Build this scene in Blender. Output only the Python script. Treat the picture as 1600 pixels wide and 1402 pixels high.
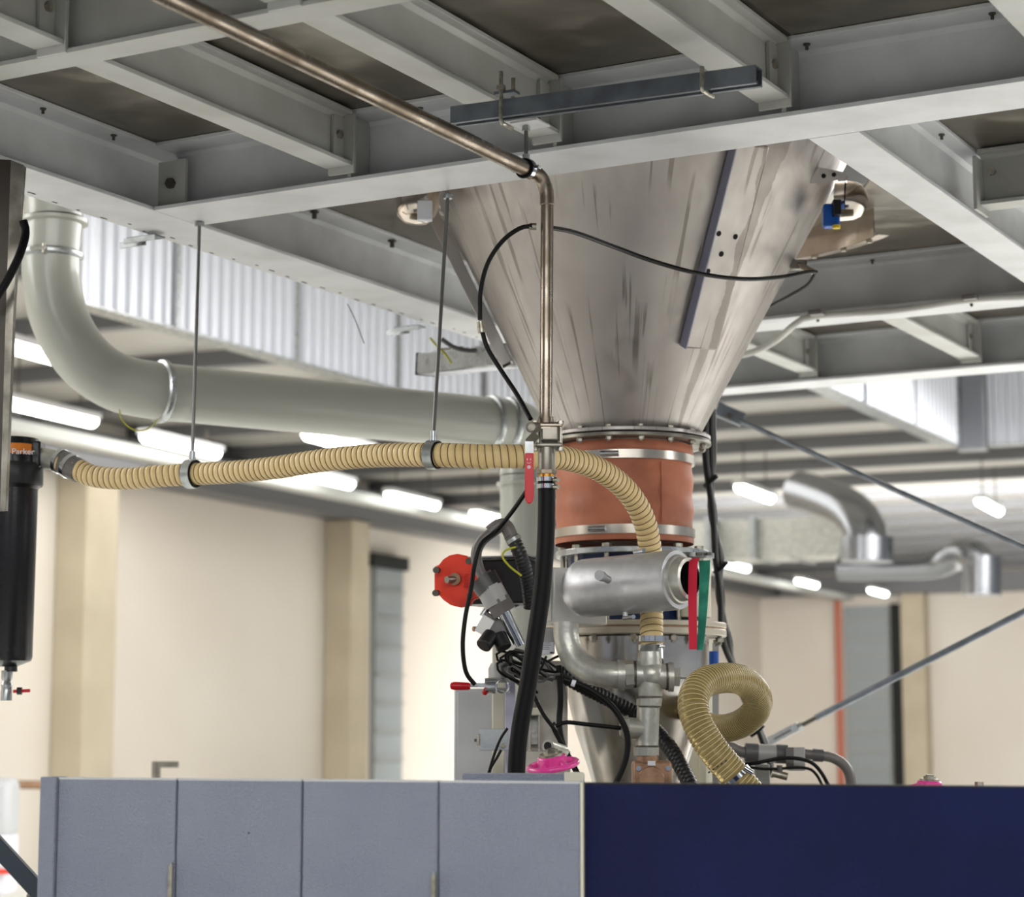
import bpy, math, random
from mathutils import Vector as V, Matrix
random.seed(7)
D = bpy.data
for o in list(D.objects): D.objects.remove(o)
SC = bpy.context.scene
COL = SC.collection
# ------------------------------------------------------------------ camera
FPX = 3294.0
PITCH = math.atan2(437.0, FPX)
EYE = 1.62
cam_d = D.cameras.new('camera'); cam = D.objects.new('camera', cam_d); COL.objects.link(cam)
cam_d.sensor_width = 36.0; cam_d.lens = 36.0 * FPX / 1600.0
cam.location = (0, 0, EYE); cam.rotation_euler = (math.pi / 2 + PITCH, 0, 0)
cam_d.clip_end = 300
cam_d.dof.use_dof = True; cam_d.dof.focus_distance = 5.4; cam_d.dof.aperture_fstop = 3.6
SC.camera = cam
# ------------------------------------------------------------------ world, exposure, lights
w = D.worlds.new('hall_daylight'); SC.world = w; w.use_nodes = True
w.node_tree.nodes['Background'].inputs[0].default_value = (0.86, 0.93, 1.06, 1)
w.node_tree.nodes['Background'].inputs[1].default_value = 0.38
SC.view_settings.view_transform = 'Standard'; SC.view_settings.look = 'None'
SC.view_settings.exposure = 0.12; SC.view_settings.gamma = 1.0; SC.view_settings.use_curve_mapping = False

def area(name, loc, target, sx, sy, energy, col=(1, .985, .96)):
    l = D.lights.new(name, 'AREA'); l.shape = 'RECTANGLE'; l.size = sx; l.size_y = sy; l.energy = energy; l.color = col
    o = D.objects.new(name, l); COL.objects.link(o); o.location = loc
    o.rotation_euler = (V(target) - V(loc)).to_track_quat('-Z', 'Y').to_euler()
    return o
area('hall_fill', (-6.5, 7.0, 4.7), (-6.0, 7.5, 0), 2.5, 10.0, 640)  # added area light, unseen; brightens the floor left of the platform
area('hall_fill', (7.5, 7.0, 4.7), (7.0, 7.5, 0), 2.5, 10.0, 850)  # added on the right likewise, for bounce onto the beam undersides
area('hall_fill', (0.5, -3.2, 4.75), (0.5, 1.6, 0), 9.0, 2.0, 430)  # added behind the camera to brighten the panels and lower machinery
area('hall_fill', (6.0, 13.0, 4.8), (5.5, 12.5, 0), 7.0, 6.0, 1150)  # added fill, more floor bounce behind the hopper
area('hall_fill', (-2.5, 23.0, 4.8), (-2.5, 23.0, 0), 9.0, 5.0, 330)  # added to lift the left wall
area('hall_fill', (8.0, 30.0, 4.8), (10.0, 36.0, 0), 13.0, 6.0, 2700)  # added fill, tilted to brighten the far right wall

# ------------------------------------------------------------------ geometry of the view -> places in the hall
cp, sp = math.cos(PITCH), math.sin(PITCH)
def ray(x, y):
    xn = (x - 800) / FPX; yn = (701 - y) / FPX
    fw = cp - yn * sp; up = sp + yn * cp
    return xn / fw, up / fw
def P(x, y, Y):
    a, u = ray(x, y); return V((a * Y, Y, EYE + u * Y))
def PH(x, y, H):
    a, u = ray(x, y); d = H / u; return V((a * d, d, EYE + H))
def R(px, Y): return px * Y / FPX
TH = math.radians(29.0); ct, st = math.cos(TH), math.sin(TH)
AX = V((-ct, st, 0)); BX = V((st, ct, 0)); ZX = V((0, 0, 1))
def AB(a, b, h): return AX * a + BX * b + V((0, 0, EYE + h))

# ------------------------------------------------------------------ mesh builder
def frame_of(d):
    d = d.normalized(); r = V((0, 0, 1)) if abs(d.z) < .9 else V((0, 1, 0))
    u = r.cross(d).normalized(); return u, d.cross(u).normalized()
def spline(pts, step=0.01):
    pts = [V(p) for p in pts]
    q = [pts[0] * 2 - pts[1]] + pts + [pts[-1] * 2 - pts[-2]]; out = []
    for i in range(1, len(q) - 2):
        p0, p1, p2, p3 = q[i - 1:i + 3]; n = max(2, int((p2 - p1).length / step))
        for k in range(n):
            t = k / n
            out.append(.5 * ((2 * p1) + (p2 - p0) * t + (2 * p0 - 5 * p1 + 4 * p2 - p3) * t * t + (3 * p1 - p0 - 3 * p2 + p3) * t ** 3))
    out.append(pts[-1].copy()); return out
def transport(path):
    n = len(path); T = []
    for i in range(n): T.append((path[min(i + 1, n - 1)] - path[max(i - 1, 0)]).normalized())
    u, v = frame_of(T[0]); fr = []
    for i in range(n):
        u = (u - T[i] * u.dot(T[i])).normalized(); fr.append((T[i], u, T[i].cross(u)))
    return fr
class MB:
    def __init__(s): s.v = []; s.f = []
    def add(s, vs, fs):
        o = len(s.v); s.v += [V(p) for p in vs]; s.f += [[i + o for i in f] for f in fs]; return s
    def box(s, c, size, ax=None):
        X, Y, Z = ax or (V((1, 0, 0)), V((0, 1, 0)), V((0, 0, 1))); c = V(c)
        hx, hy, hz = [q / 2 for q in size]
        vs = [c + X * (i * hx) + Y * (j * hy) + Z * (k * hz) for i in (-1, 1) for j in (-1, 1) for k in (-1, 1)]
        return s.add(vs, [[0, 1, 3, 2], [4, 6, 7, 5], [0, 4, 5, 1], [2, 3, 7, 6], [0, 2, 6, 4], [1, 5, 7, 3]])
    def bar(s, p, q, wd, ht, up=None):
        p, q = V(p), V(q); d = (q - p).normalized(); up = V(up) if up is not None else V((0, 0, 1))
        u = d.cross(up).normalized(); v2 = u.cross(d).normalized()
        return s.box((p + q) / 2, ((q - p).length, wd, ht), (d, u, v2))
    def rings(s, rs, caps=True, loop=False):
        n = len(rs[0]); m = len(rs); fs = []
        vs = [p for r in rs for p in r]
        for i in range(m if loop else m - 1):
            a, b = i * n, ((i + 1) % m) * n
            for j in range(n): k = (j + 1) % n; fs.append([a + j, a + k, b + k, b + j])
        if caps and not loop: fs.append(list(range(n))[::-1]); fs.append([(m - 1) * n + j for j in range(n)])
        return s.add(vs, fs)
    def tube(s, path, r, n=16, caps=True, loop=False):
        fr = transport(path); rs = []
        for i, p in enumerate(path):
            rr = r(i / (len(path) - 1)) if callable(r) else (r[i] if isinstance(r, (list, tuple)) else r)
            t, u, v2 = fr[i]
            rs.append([p + (u * math.cos(2 * math.pi * j / n) + v2 * math.sin(2 * math.pi * j / n)) * rr for j in range(n)])
        return s.rings(rs, caps, loop)
    def cyl(s, p, q, r, r2=None, n=24, caps=True):
        return s.tube([V(p), V(q)], [r, r if r2 is None else r2], n, caps)
    def hexp(s, p, d, r, h):
        d = V(d).normalized(); return s.cyl(V(p), V(p) + d * h, r, n=6)
    def lathe(s, prof, o, d=(0, 0, 1), n=40, loop=False, caps=False):
        o = V(o); d = V(d).normalized(); u, v2 = frame_of(d); rs = []
        for r, h in prof:
            rs.append([o + d * h + (u * math.cos(2 * math.pi * j / n) + v2 * math.sin(2 * math.pi * j / n)) * r for j in range(n)])
        return s.rings(rs, caps, loop)
    def ring(s, o, d, ri, ro, h, n=40):
        return s.lathe([(ri, 0), (ro, 0), (ro, h), (ri, h)], o, d, n, loop=True)
    def prism(s, pts, o, X, Y, Z, depth):
        n = len(pts); o = V(o)
        a = [o + X * x + Y * y for x, y in pts]; b = [p + Z * depth for p in a]
        return s.add(a + b, [list(range(n))[::-1], list(range(n, 2 * n))] + [[i, (i + 1) % n, (i + 1) % n + n, i + n] for i in range(n)])
    def torus(s, c, d, r, t, n=36, m=12, squash=1):
        u, v2 = frame_of(V(d)); dd = V(d).normalized(); rs = []
        for i in range(n):
            a = 2 * math.pi * i / n; e = u * math.cos(a) + v2 * math.sin(a); o = V(c) + e * r
            rs.append([o + e * (t * math.cos(2 * math.pi * j / m)) + dd * (t * squash * math.sin(2 * math.pi * j / m)) for j in range(m)])
        return s.rings(rs, False, True)
    def ball(s, c, r, d=(0, 0, 1), sc=1, n=20, m=10):
        return s.lathe([(r * math.sin(math.pi * max(.02, min(.98, i / m))), -r * sc * math.cos(math.pi * i / m)) for i in range(m + 1)], c, d, n, caps=True)

def mk(name, mb, mat, origin, parent=None, bevel=0, label=None, sharp=35):
    me = D.meshes.new(name); o0 = V(origin)
    me.from_pydata([p - o0 for p in mb.v], [], mb.f); me.update()
    import bmesh
    bm = bmesh.new(); bm.from_mesh(me); bmesh.ops.recalc_face_normals(bm, faces=bm.faces)
    for f in bm.faces: f.smooth = True
    bm.to_mesh(me); bm.free()
    me.set_sharp_from_angle(angle=math.radians(sharp))
    me.materials.append(M[mat] if isinstance(mat, str) else mat)
    o = D.objects.new(name, me); COL.objects.link(o)
    if parent is not None: o.parent = parent
    else: o.location = o0
    if bevel:
        b = o.modifiers.new('bevel', 'BEVEL'); b.width = bevel; b.segments = 2; b.limit_method = 'ANGLE'; b.angle_limit = math.radians(40)
    if label: o['label'] = label
    return o
ROOT = {}
def thing(name, label, cat, loc, group=None):
    o = D.objects.new(name, None); COL.objects.link(o); o.location = V(loc); o.empty_display_size = .05
    o['label'] = label; o['category'] = cat
    if group: o['group'] = group
    ROOT[o.name] = V(loc); return o
def part(name, mb, mat, parent, bevel=0, label=None, sharp=35):
    r = parent
    while r.parent is not None: r = r.parent
    return mk(name, mb, mat, ROOT[r.name], parent, bevel, label, sharp)
def single(name, mb, mat, label, cat, group=None, bevel=0, kind=None, sharp=35):
    xs = [p.x for p in mb.v]; ys = [p.y for p in mb.v]; zs = [p.z for p in mb.v]
    o = mk(name, mb, mat, ((min(xs) + max(xs)) / 2, (min(ys) + max(ys)) / 2, min(zs)), None, bevel, sharp=sharp)
    o['label'] = label; o['category'] = cat
    if group: o['group'] = group
    if kind: o['kind'] = kind
    ROOT[o.name] = V(o.location); return o
def struct(name, mb, mat, bevel=0):
    o = mk(name, mb, mat, (0, 0, 0), None, bevel); o['kind'] = 'structure'; ROOT[o.name] = V((0, 0, 0)); return o
def copy_tree(o, parent=None):
    c = o.copy(); COL.objects.link(c)
    if parent is not None: c.parent = parent
    for ch in list(o.children): copy_tree(ch, c)
    return c
def text_part(name, s, size, origin, X, Y, mat, parent, depth=.0006):
    cu = D.curves.new(name, 'FONT'); cu.body = s; cu.size = size; cu.extrude = depth; cu.align_x = 'CENTER'; cu.align_y = 'CENTER'
    tmp = D.objects.new(name + '_src', cu); COL.objects.link(tmp)
    bpy.context.view_layer.update()
    me = D.meshes.new_from_object(tmp.evaluated_get(bpy.context.evaluated_depsgraph_get()))
    D.objects.remove(tmp)
    X = V(X).normalized(); Y = V(Y).normalized(); Z = X.cross(Y)
    mb = MB(); mb.add([V(origin) + X * v.co.x + Y * v.co.y + Z * v.co.z for v in me.vertices], [list(p.vertices) for p in me.polygons])
    D.meshes.remove(me)
    return part(name, mb, mat, parent)

# ------------------------------------------------------------------ materials
def lin(c):
    return tuple(((x / 255) / 12.92 if x / 255 <= .04045 else ((x / 255 + .055) / 1.055) ** 2.4) for x in c) + (1,)
M = {}
def mat(name, c, rough=.5, metal=0, c2=None, nscale=6, nst=(1, 1, 1), nlo=.4, nhi=.65, bump=0, bscale=60, bst=(1, 1, 1), rvar=0, emit=0, ecol=None, trans=0, coat=0, ior=1.45, alpha=1):
    m = D.materials.new(name); m.use_nodes = True; nt = m.node_tree; N = nt.nodes; L = nt.links
    b = N['Principled BSDF']; b.inputs['Base Color'].default_value = lin(c)
    b.inputs['Roughness'].default_value = rough; b.inputs['Metallic'].default_value = metal
    b.inputs['IOR'].default_value = ior
    if trans: b.inputs['Transmission Weight'].default_value = trans
    if coat: b.inputs['Coat Weight'].default_value = coat; b.inputs['Coat Roughness'].default_value = .15
    if alpha < 1: b.inputs['Alpha'].default_value = alpha
    if emit:
        b.inputs['Emission Color'].default_value = lin(ecol or c); b.inputs['Emission Strength'].default_value = emit
    if c2 or bump or rvar: tc = N.new('ShaderNodeTexCoord')
    def noise(scale, stx, det=5):
        mp = N.new('ShaderNodeMapping'); mp.inputs['Scale'].default_value = stx; L.new(tc.outputs['Object'], mp.inputs[0])
        n = N.new('ShaderNodeTexNoise'); n.inputs['Scale'].default_value = scale; n.inputs['Detail'].default_value = det; L.new(mp.outputs[0], n.inputs[0]); return n
    if c2 or rvar:
        n = noise(nscale, nst); mr = N.new('ShaderNodeMapRange'); mr.inputs[1].default_value = nlo; mr.inputs[2].default_value = nhi; L.new(n.outputs[0], mr.inputs[0])
        if c2:
            mx = N.new('ShaderNodeMix'); mx.data_type = 'RGBA'; mx.inputs[6].default_value = lin(c); mx.inputs[7].default_value = lin(c2)
            L.new(mr.outputs[0], mx.inputs[0]); L.new(mx.outputs[2], b.inputs['Base Color'])
        if rvar:
            r2 = N.new('ShaderNodeMapRange'); r2.inputs[3].default_value = rough - rvar; r2.inputs[4].default_value = rough + rvar
            L.new(mr.outputs[0], r2.inputs[0]); L.new(r2.outputs[0], b.inputs['Roughness'])
    if bump:
        n = noise(bscale, bst, 3); bp = N.new('ShaderNodeBump'); bp.inputs['Strength'].default_value = bump; bp.inputs['Distance'].default_value = .01
        L.new(n.outputs[0], bp.inputs['Height']); L.new(bp.outputs[0], b.inputs['Normal'])
    M[name] = m; return m
mat('beam_paint', (176, 177, 174), .42, c2=(160, 160, 155), nscale=4, bump=.05, bscale=90)
mat('beam_main', (202, 204, 207), .36, c2=(186, 188, 190), nscale=5, bump=.06, bscale=80)
mat('deck_steel', (104, 98, 88), .42, .55, c2=(142, 136, 126), nscale=5, nst=(1, 1.6, 1), nlo=.45, nhi=.75, rvar=.1, bump=.12, bscale=14)
mat('bolt_dark', (92, 88, 80), .5, .7)
mat('bolt_zinc', (176, 172, 160), .35, .85, c2=(140, 134, 120), nscale=60)
mat('zinc', (178, 182, 184), .34, .85, c2=(150, 153, 152), nscale=18, rvar=.08)
mat('galv', (190, 190, 182), .4, .6, c2=(166, 166, 158), nscale=25, rvar=.08, bump=.08, bscale=90)
mat('galv_dark', (120, 126, 134), .45, .7, c2=(98, 104, 112), nscale=14)
mat('chrome', (200, 204, 208), .14, 1)
mat('rod_steel', (120, 120, 118), .4, .8)
mat('stain_pipe', (152, 142, 130), .3, .9, c2=(116, 104, 90), nscale=9, nst=(1, 1, 1), rvar=.08)
mat('alu', (204, 204, 207), .42, .72, c2=(176, 177, 180), nscale=10, rvar=.07, bump=.06, bscale=50, bst=(8, 1, 1))
mat('alu_matt', (212, 212, 208), .45, .2)
mat('polished', (206, 198, 190), .12, 1, c2=(186, 168, 150), nscale=6, bump=.25, bscale=5)
mat('vessel_steel', (196, 194, 190), .2, .95, c2=(170, 164, 158), nscale=5, bump=.06, bscale=4)
mat('copper_rubber', (190, 116, 86), .55, .0, c2=(150, 88, 64), nscale=7, nlo=.35, nhi=.7, bump=.12, bscale=12)
mat('band_steel', (190, 184, 174), .25, .9)
mat('hose_cream', (224, 200, 148), .42, c2=(214, 188, 134), nscale=12)
mat('hose_line', (112, 90, 58), .5)
mat('rubber_black', (8, 8, 9), .5, ior=1.25)
mat('cable_black', (10, 10, 11), .5, ior=1.3)
mat('cable_grey', (84, 84, 84), .45)
mat('plastic_black', (24, 25, 27), .38, bump=.05, bscale=80)
mat('plastic_grey', (112, 108, 106), .38, c2=(96, 92, 90), nscale=10)
mat('plastic_lightgrey', (160, 160, 158), .4)
mat('filter_black', (17, 17, 20), .26, .1, c2=(30, 30, 34), nscale=5, bump=.04, bscale=120)
mat('orange_label', (216, 124, 30), .5)
mat('label_white', (226, 228, 236), .5)
mat('print_ink', (40, 36, 34), .6)
mat('red_paint', (226, 62, 38), .42, c2=(200, 46, 30), nscale=10, bump=.05, bscale=60)
mat('red_grip', (188, 16, 30), .32)
mat('red_tape', (200, 24, 56), .6, bump=.1, bscale=200)
mat('green_tape', (20, 112, 92), .6, c2=(52, 150, 124), nscale=20)
mat('pink_paint', (222, 62, 150), .3, coat=.4)
mat('duct_white', (166, 168, 160), .3, coat=.25)
mat('blue_paint', (22, 40, 84), .5, coat=.2)
mat('blue_bright', (20, 84, 176), .45)
mat('yellow', (224, 190, 20), .5)
mat('yellow_wire', (176, 176, 40), .45)
mat('cab_grey', (148, 156, 174), .32, .0, c2=(141, 149, 168), nscale=3, bump=.9, bscale=330, rvar=.04)
mat('cab_blue', (7, 20, 70), .45, .0, c2=(10, 27, 84), nscale=4, bump=1.0, bscale=330, ior=1.36)
mat('bronze', (164, 130, 104), .42, .4, c2=(136, 104, 80), nscale=30)
mat('brass', (176, 130, 60), .35, .9)
mat('cream_paint', (214, 210, 192), .5)
mat('box_grey', (190, 192, 195), .45)
mat('steel_bright', (190, 186, 176), .42, .35, c2=(160, 156, 146), nscale=14, rvar=.08)
mat('steel_dull', (140, 136, 126), .4, .75, c2=(104, 100, 92), nscale=12, rvar=.1)
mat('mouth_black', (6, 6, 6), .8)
mat('hose_clear', (172, 154, 104), .24, trans=.45, ior=1.25, c2=(150, 132, 84), nscale=8)
mat('hose_clear_rib', (206, 190, 140), .3)
mat('brown_post', (74, 68, 60), .45, .2, c2=(60, 54, 48), nscale=4)
mat('wall_cream', (224, 217, 206), .8, c2=(218, 208, 196), nscale=.3)
mat('concrete_beige', (196, 184, 162), .85, c2=(184, 172, 150), nscale=1.2)
mat('floor_grey', (226, 226, 222), .4)
mat('ceiling_metal', (184, 181, 174), .5, .2)
mat('purlin', (116, 116, 118), .5, .3)
mat('lamp_glow', (255, 255, 250), .5, emit=10, ecol=(250, 255, 250))
mat('lamp_body', (220, 220, 220), .5)
mat('duct_alu', (196, 199, 206), .4, .6)
mat('duct_alu_plain', (150, 152, 156), .26, .95, bump=.3, bscale=4)
mat('shutter_grey', (150, 156, 158), .5)
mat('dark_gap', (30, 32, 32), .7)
mat('red_pipe', (196, 112, 88), .6)
mat('tray_grey', (190, 190, 186), .5)
# hopper steel with run-down stains
PHI_STREAK = -0.88
def hopper_mat():
    m = mat('hopper_steel', (176, 172, 168), .38, .72); nt = m.node_tree; N = nt.nodes; L = nt.links; b = N['Principled BSDF']
    tc = N.new('ShaderNodeTexCoord')
    def noise(sc, stx, det, dist=0):
        mp = N.new('ShaderNodeMapping'); mp.inputs['Scale'].default_value = stx; L.new(tc.outputs['Object'], mp.inputs[0])
        n = N.new('ShaderNodeTexNoise'); n.inputs['Scale'].default_value = sc; n.inputs['Detail'].default_value = det; n.inputs['Distortion'].default_value = dist; L.new(mp.outputs[0], n.inputs[0]); return n
    def rng(n, lo, hi, a=0, c=1):
        r = N.new('ShaderNodeMapRange'); r.inputs[1].default_value = lo; r.inputs[2].default_value = hi; r.inputs[3].default_value = a; r.inputs[4].default_value = c; L.new(n.outputs[0], r.inputs[0]); return r
    sx = N.new('ShaderNodeSeparateXYZ'); L.new(tc.outputs['Object'], sx.inputs[0])
    def math_(op, a_, b_=None, c_=None):
        k = N.new('ShaderNodeMath'); k.operation = op
        for i, q in enumerate((a_, b_, c_)):
            if q is None: continue
            if isinstance(q, (int, float)): k.inputs[i].default_value = q
            else: L.new(q, k.inputs[i])
        return k.outputs[0]
    ang = math_('ARCTAN2', sx.outputs[1], sx.outputs[0])
    def anoise(ka, kz, det, dist, off=0):
        cb_ = N.new('ShaderNodeCombineXYZ'); L.new(math_('MULTIPLY_ADD', ang, ka, off), cb_.inputs[0]); L.new(math_('MULTIPLY', sx.outputs[2], kz), cb_.inputs[1])
        n = N.new('ShaderNodeTexNoise'); n.inputs['Scale'].default_value = 1; n.inputs['Detail'].default_value = det; n.inputs['Distortion'].default_value = dist; L.new(cb_.outputs[0], n.inputs[0]); return n
    s1 = rng(anoise(24, 1.5, 3, .3), .575, .60); s2 = rng(anoise(4, 3.0, 2, 0, 7), .46, .53)
    drip = math_('MULTIPLY', s1.outputs[0], s2.outputs[0])
    wob = math_('MULTIPLY_ADD', anoise(3, 9, 4, .3, 3).outputs[0], .16, -.08)
    dd_ = math_('ABSOLUTE', math_('ADD', math_('ADD', ang, wob), -PHI_STREAK))
    wdt = math_('MULTIPLY_ADD', sx.outputs[2], .075, .028)
    st_ = math_('MULTIPLY', math_('LESS_THAN', dd_, wdt), .85)
    class _o: pass
    mu = _o(); mu.outputs = [math_('MAXIMUM', drip, st_)]
    base = N.new('ShaderNodeMix'); base.data_type = 'RGBA'; base.inputs[6].default_value = lin((180, 175, 171)); base.inputs[7].default_value = lin((158, 152, 148))
    L.new(rng(noise(4, (1, 1, .6), 6), .35, .7).outputs[0], base.inputs[0])
    mx = N.new('ShaderNodeMix'); mx.data_type = 'RGBA'; L.new(base.outputs[2], mx.inputs[6]); mx.inputs[7].default_value = lin((122, 116, 110))
    m2 = N.new('ShaderNodeMath'); m2.operation = 'MULTIPLY'; m2.inputs[1].default_value = .8; L.new(mu.outputs[0], m2.inputs[0])
    L.new(m2.outputs[0], mx.inputs[0]); L.new(mx.outputs[2], b.inputs['Base Color'])
    L.new(rng(noise(30, (1, 1, .3), 4), .3, .7, .30, .46).outputs[0], b.inputs['Roughness'])
hopper_mat()

def bolt(mb, p, d, r=.008, h=.006, shank=0):
    mb.hexp(p, d, r, h)
    if shank: mb.cyl(V(p) + V(d).normalized() * h, V(p) + V(d).normalized() * (h + shank), r * .55, n=10)
    return mb

# ================================================================== HALL
E1 = V((math.sin(math.radians(24.5)), math.cos(math.radians(24.5)), 0)); E2 = V((-E1.y, E1.x, 0))
def UVp(u, v, z): return E1 * u + E2 * v + V((0, 0, z))
CORN = PH(345, 783, 3.0); VW = CORN.dot(E2); UB = PH(1500, 927, 3.0).dot(E1)
HC = EYE + 3.45
def slab(mb, u0, u1, v0, v1, z0, z1):
    return mb.box(UVp((u0 + u1) / 2, (v0 + v1) / 2, (z0 + z1) / 2), (abs(u1 - u0), abs(v1 - v0), z1 - z0), (E1, E2, ZX))
struct('floor', slab(MB(), -12, UB + 1, -24, VW + .3, -.1, 0), 'floor_grey')
struct('ceiling', slab(MB(), -12, UB + 1, -24, VW + .3, HC + .24, HC + .34), 'ceiling_metal')
struct('wall_left', slab(MB(), -12, UB + 1, VW, VW + .3, 0, HC + .24), 'wall_cream')
struct('wall_back', slab(MB(), UB, UB + .3, -24, VW, 0, HC + .24), 'wall_cream')
nP = 0
PN = 'first second third fourth fifth sixth seventh eighth ninth tenth eleventh twelfth thirteenth fourteenth fifteenth sixteenth seventeenth eighteenth nineteenth twentieth twenty-first twenty-second'.split()
u = 9.0
while u < UB:
    o = single('roof_purlin', slab(MB(), u, u + .16, -20, VW - .02, HC + .08, HC + .24), 'purlin', PN[nP] + ' roof purlin from the near end of the pale hall ceiling, dark and running across', 'purlin', 'roof purlins of the hall'); nP += 1
    u += 2.1
# wall-top beam and tray on the left wall
single('cable_tray', slab(MB(), 5, UB - .5, VW - 2.3, VW - 2.05, EYE + 2.86, EYE + 2.98), 'tray_grey', 'pale straight cable tray under the hall ceiling parallel to the cream wall', 'cable tray')
single('edge_beam', slab(MB(), 5, UB - .05, VW - .5, VW - .01, EYE + 3.0, EYE + 3.45), 'purlin', 'long dark edge beam along the top of the cream wall', 'beam')
single('edge_beam', slab(MB(), UB - .5, UB - .01, -20, VW - .6, EYE + 3.0, EYE + 3.45), 'purlin', 'dark edge beam over the far wall at right', 'beam')
def wall_u(px, vv):
    a, _ = ray(px, 900); # point on plane v=vv seen at px
    # X = a*Y ; E2.x*X + E2.y*Y = vv
    Y = vv / (E2.x * a + E2.y); return V((a * Y, Y, 0)).dot(E1)
def back_v(px, uu):
    a, _ = ray(px, 900); Y = uu / (E1.x * a + E1.y); return V((a * Y, Y, 0)).dot(E2)
ua, ub = wall_u(134, VW - .45), wall_u(184, VW - .45)
single('concrete_column', slab(MB(), ua, ub, VW - .45, VW - .005, .002, EYE + 2.99), 'concrete_beige', 'beige concrete column at far left beside the black filter', 'column', bevel=.02)
ua, ub = wall_u(549, VW - .45), wall_u(577, VW - .45)
single('concrete_column', slab(MB(), ua, ub, VW - .45, VW - .005, .002, EYE + 2.99), 'concrete_beige', 'beige concrete column left of the grey louvred wall panel', 'column', bevel=.02)
ua, ub = wall_u(590, VW - .12), wall_u(632, VW - .12)
pn = MB().prism([(0, 0)] + [(ua * 0 + x, y) for k in range(0) for x, y in []] + [(0, 0.001), (0, EYE + 2.5), (ub - ua, EYE + 2.5), (ub - ua, 0)], UVp(ua, VW - .12, .002), E1, ZX, E2, .11)
t = thing('wall_panel', 'pale blue-grey louvred wall panel right of the second concrete column', 'panel', UVp((ua + ub) / 2, VW - .1, .002))
part('sheet', slab(MB(), ua, ub, VW - .1, VW - .005, .002, EYE + 2.4), 'shutter_grey', t)
part('header', slab(MB(), ua - .3, ub, VW - .2, VW - .1, EYE + 2.4, EYE + 2.6), 'dark_gap', t)
for k in range(9):
    part('louvre', slab(MB(), ua, ub, VW - .14, VW - .1, .3 + k * .42, .34 + k * .42), 'plastic_lightgrey', t)
# right part of the back wall
def bslab(x0, x1, z0, z1, th, uu=None):
    uu = UB - th if uu is None else uu
    return slab(MB(), uu, UB - .005, back_v(x1, uu), back_v(x0, uu), z0, z1)
t = thing('shutter_door', 'grey ribbed roller door in the far wall at right', 'door', UVp(UB - .1, back_v(1350, UB), .002))
part('curtain', bslab(1318, 1386, .002, EYE + 2.75, .1), 'shutter_grey', t)
for k in range(10): part('rib', bslab(1318, 1386, .25 + k * .42, .31 + k * .42, .14), 'plastic_lightgrey', t)
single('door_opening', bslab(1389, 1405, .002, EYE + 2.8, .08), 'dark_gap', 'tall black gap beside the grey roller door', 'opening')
single('concrete_column', bslab(1405, 1442, .002, EYE + 2.99, .5), 'concrete_beige', 'pale beige concrete column right of the black gap', 'column', bevel=.02)
for x, lb in ((1308, 'thin red-brown vertical pipe on the far wall left of the grey roller door'), (1153, 'thin red-brown vertical pipe on the far wall behind the hanging cable bundle')):
    v_ = back_v(x, UB - .15); single('wall_pipe', MB().cyl(UVp(UB - .15, v_, .002), UVp(UB - .15, v_, EYE + 2.98), .075, n=12), 'red_pipe', lb, 'pipe')
# linear ceiling lamps
def lamp_root():
    t = thing('ceiling_lamp', 'x', 'lamp', (0, 0, 0), 'linear lamps under the hall ceiling')
    b = MB(); b.box((0, 0, .05), (.16, 1.5, .06)); part('housing', b, 'lamp_body', t, bevel=.01)
    b = MB(); b.lathe([(.002, -.74), (.05, -.73), (.066, -.69), (.066, .69), (.05, .73), (.002, .74)], (0, 0, 0), (0, 1, 0), 16, caps=True); part('diffuser', b, 'lamp_glow', t)
    b = MB(); b.cyl((0, .5, .08), (0, .5, .6), .008, n=8); part('suspension_wire', b, 'bolt_dark', t)
    b = MB(); b.cyl((0, -.5, .08), (0, -.5, .6), .008, n=8); part('suspension_wire', b, 'bolt_dark', t)
    return t
LP = [(78, 643, 'nearest glowing ceiling lamp above the black filter'), (284, 696, 'glowing ceiling lamp just under the bend of the white duct'),
      (505, 747, 'glowing ceiling lamp below the straight white duct, partly behind the cream hose'), (645, 781, 'glowing ceiling lamp below the cream hose, left of the red valve lever'),
      (772, 809, 'glowing ceiling lamp just left of the vertical white duct'), (1150, 884, 'glowing ceiling lamp right of the red and green tapes, behind the cables'),
      (1261, 911, 'glowing ceiling lamp second to the right of the hanging cables'), (1546, 791, 'glowing ceiling lamp at right under the diagonal brace'),
      (1625, 809, 'glowing ceiling lamp cut by the right picture edge'), (1372, 925, 'small far ceiling lamp low over the roller door'),
      (50, 548, 'glowing lamp high at left behind the white duct bend'), (530, 692, 'small glowing lamp under the straight white duct'), (1180, 770, 'blurred bright lamp right of the orange sleeve')]
l0 = None
for i, (x, y, lb) in enumerate(LP):
    o = lamp_root() if l0 is None else copy_tree(l0)
    l0 = l0 or o; o.location = PH(x, y, 2.95); o.rotation_euler = (0, 0, -math.radians(22.5)); o['label'] = lb

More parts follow.
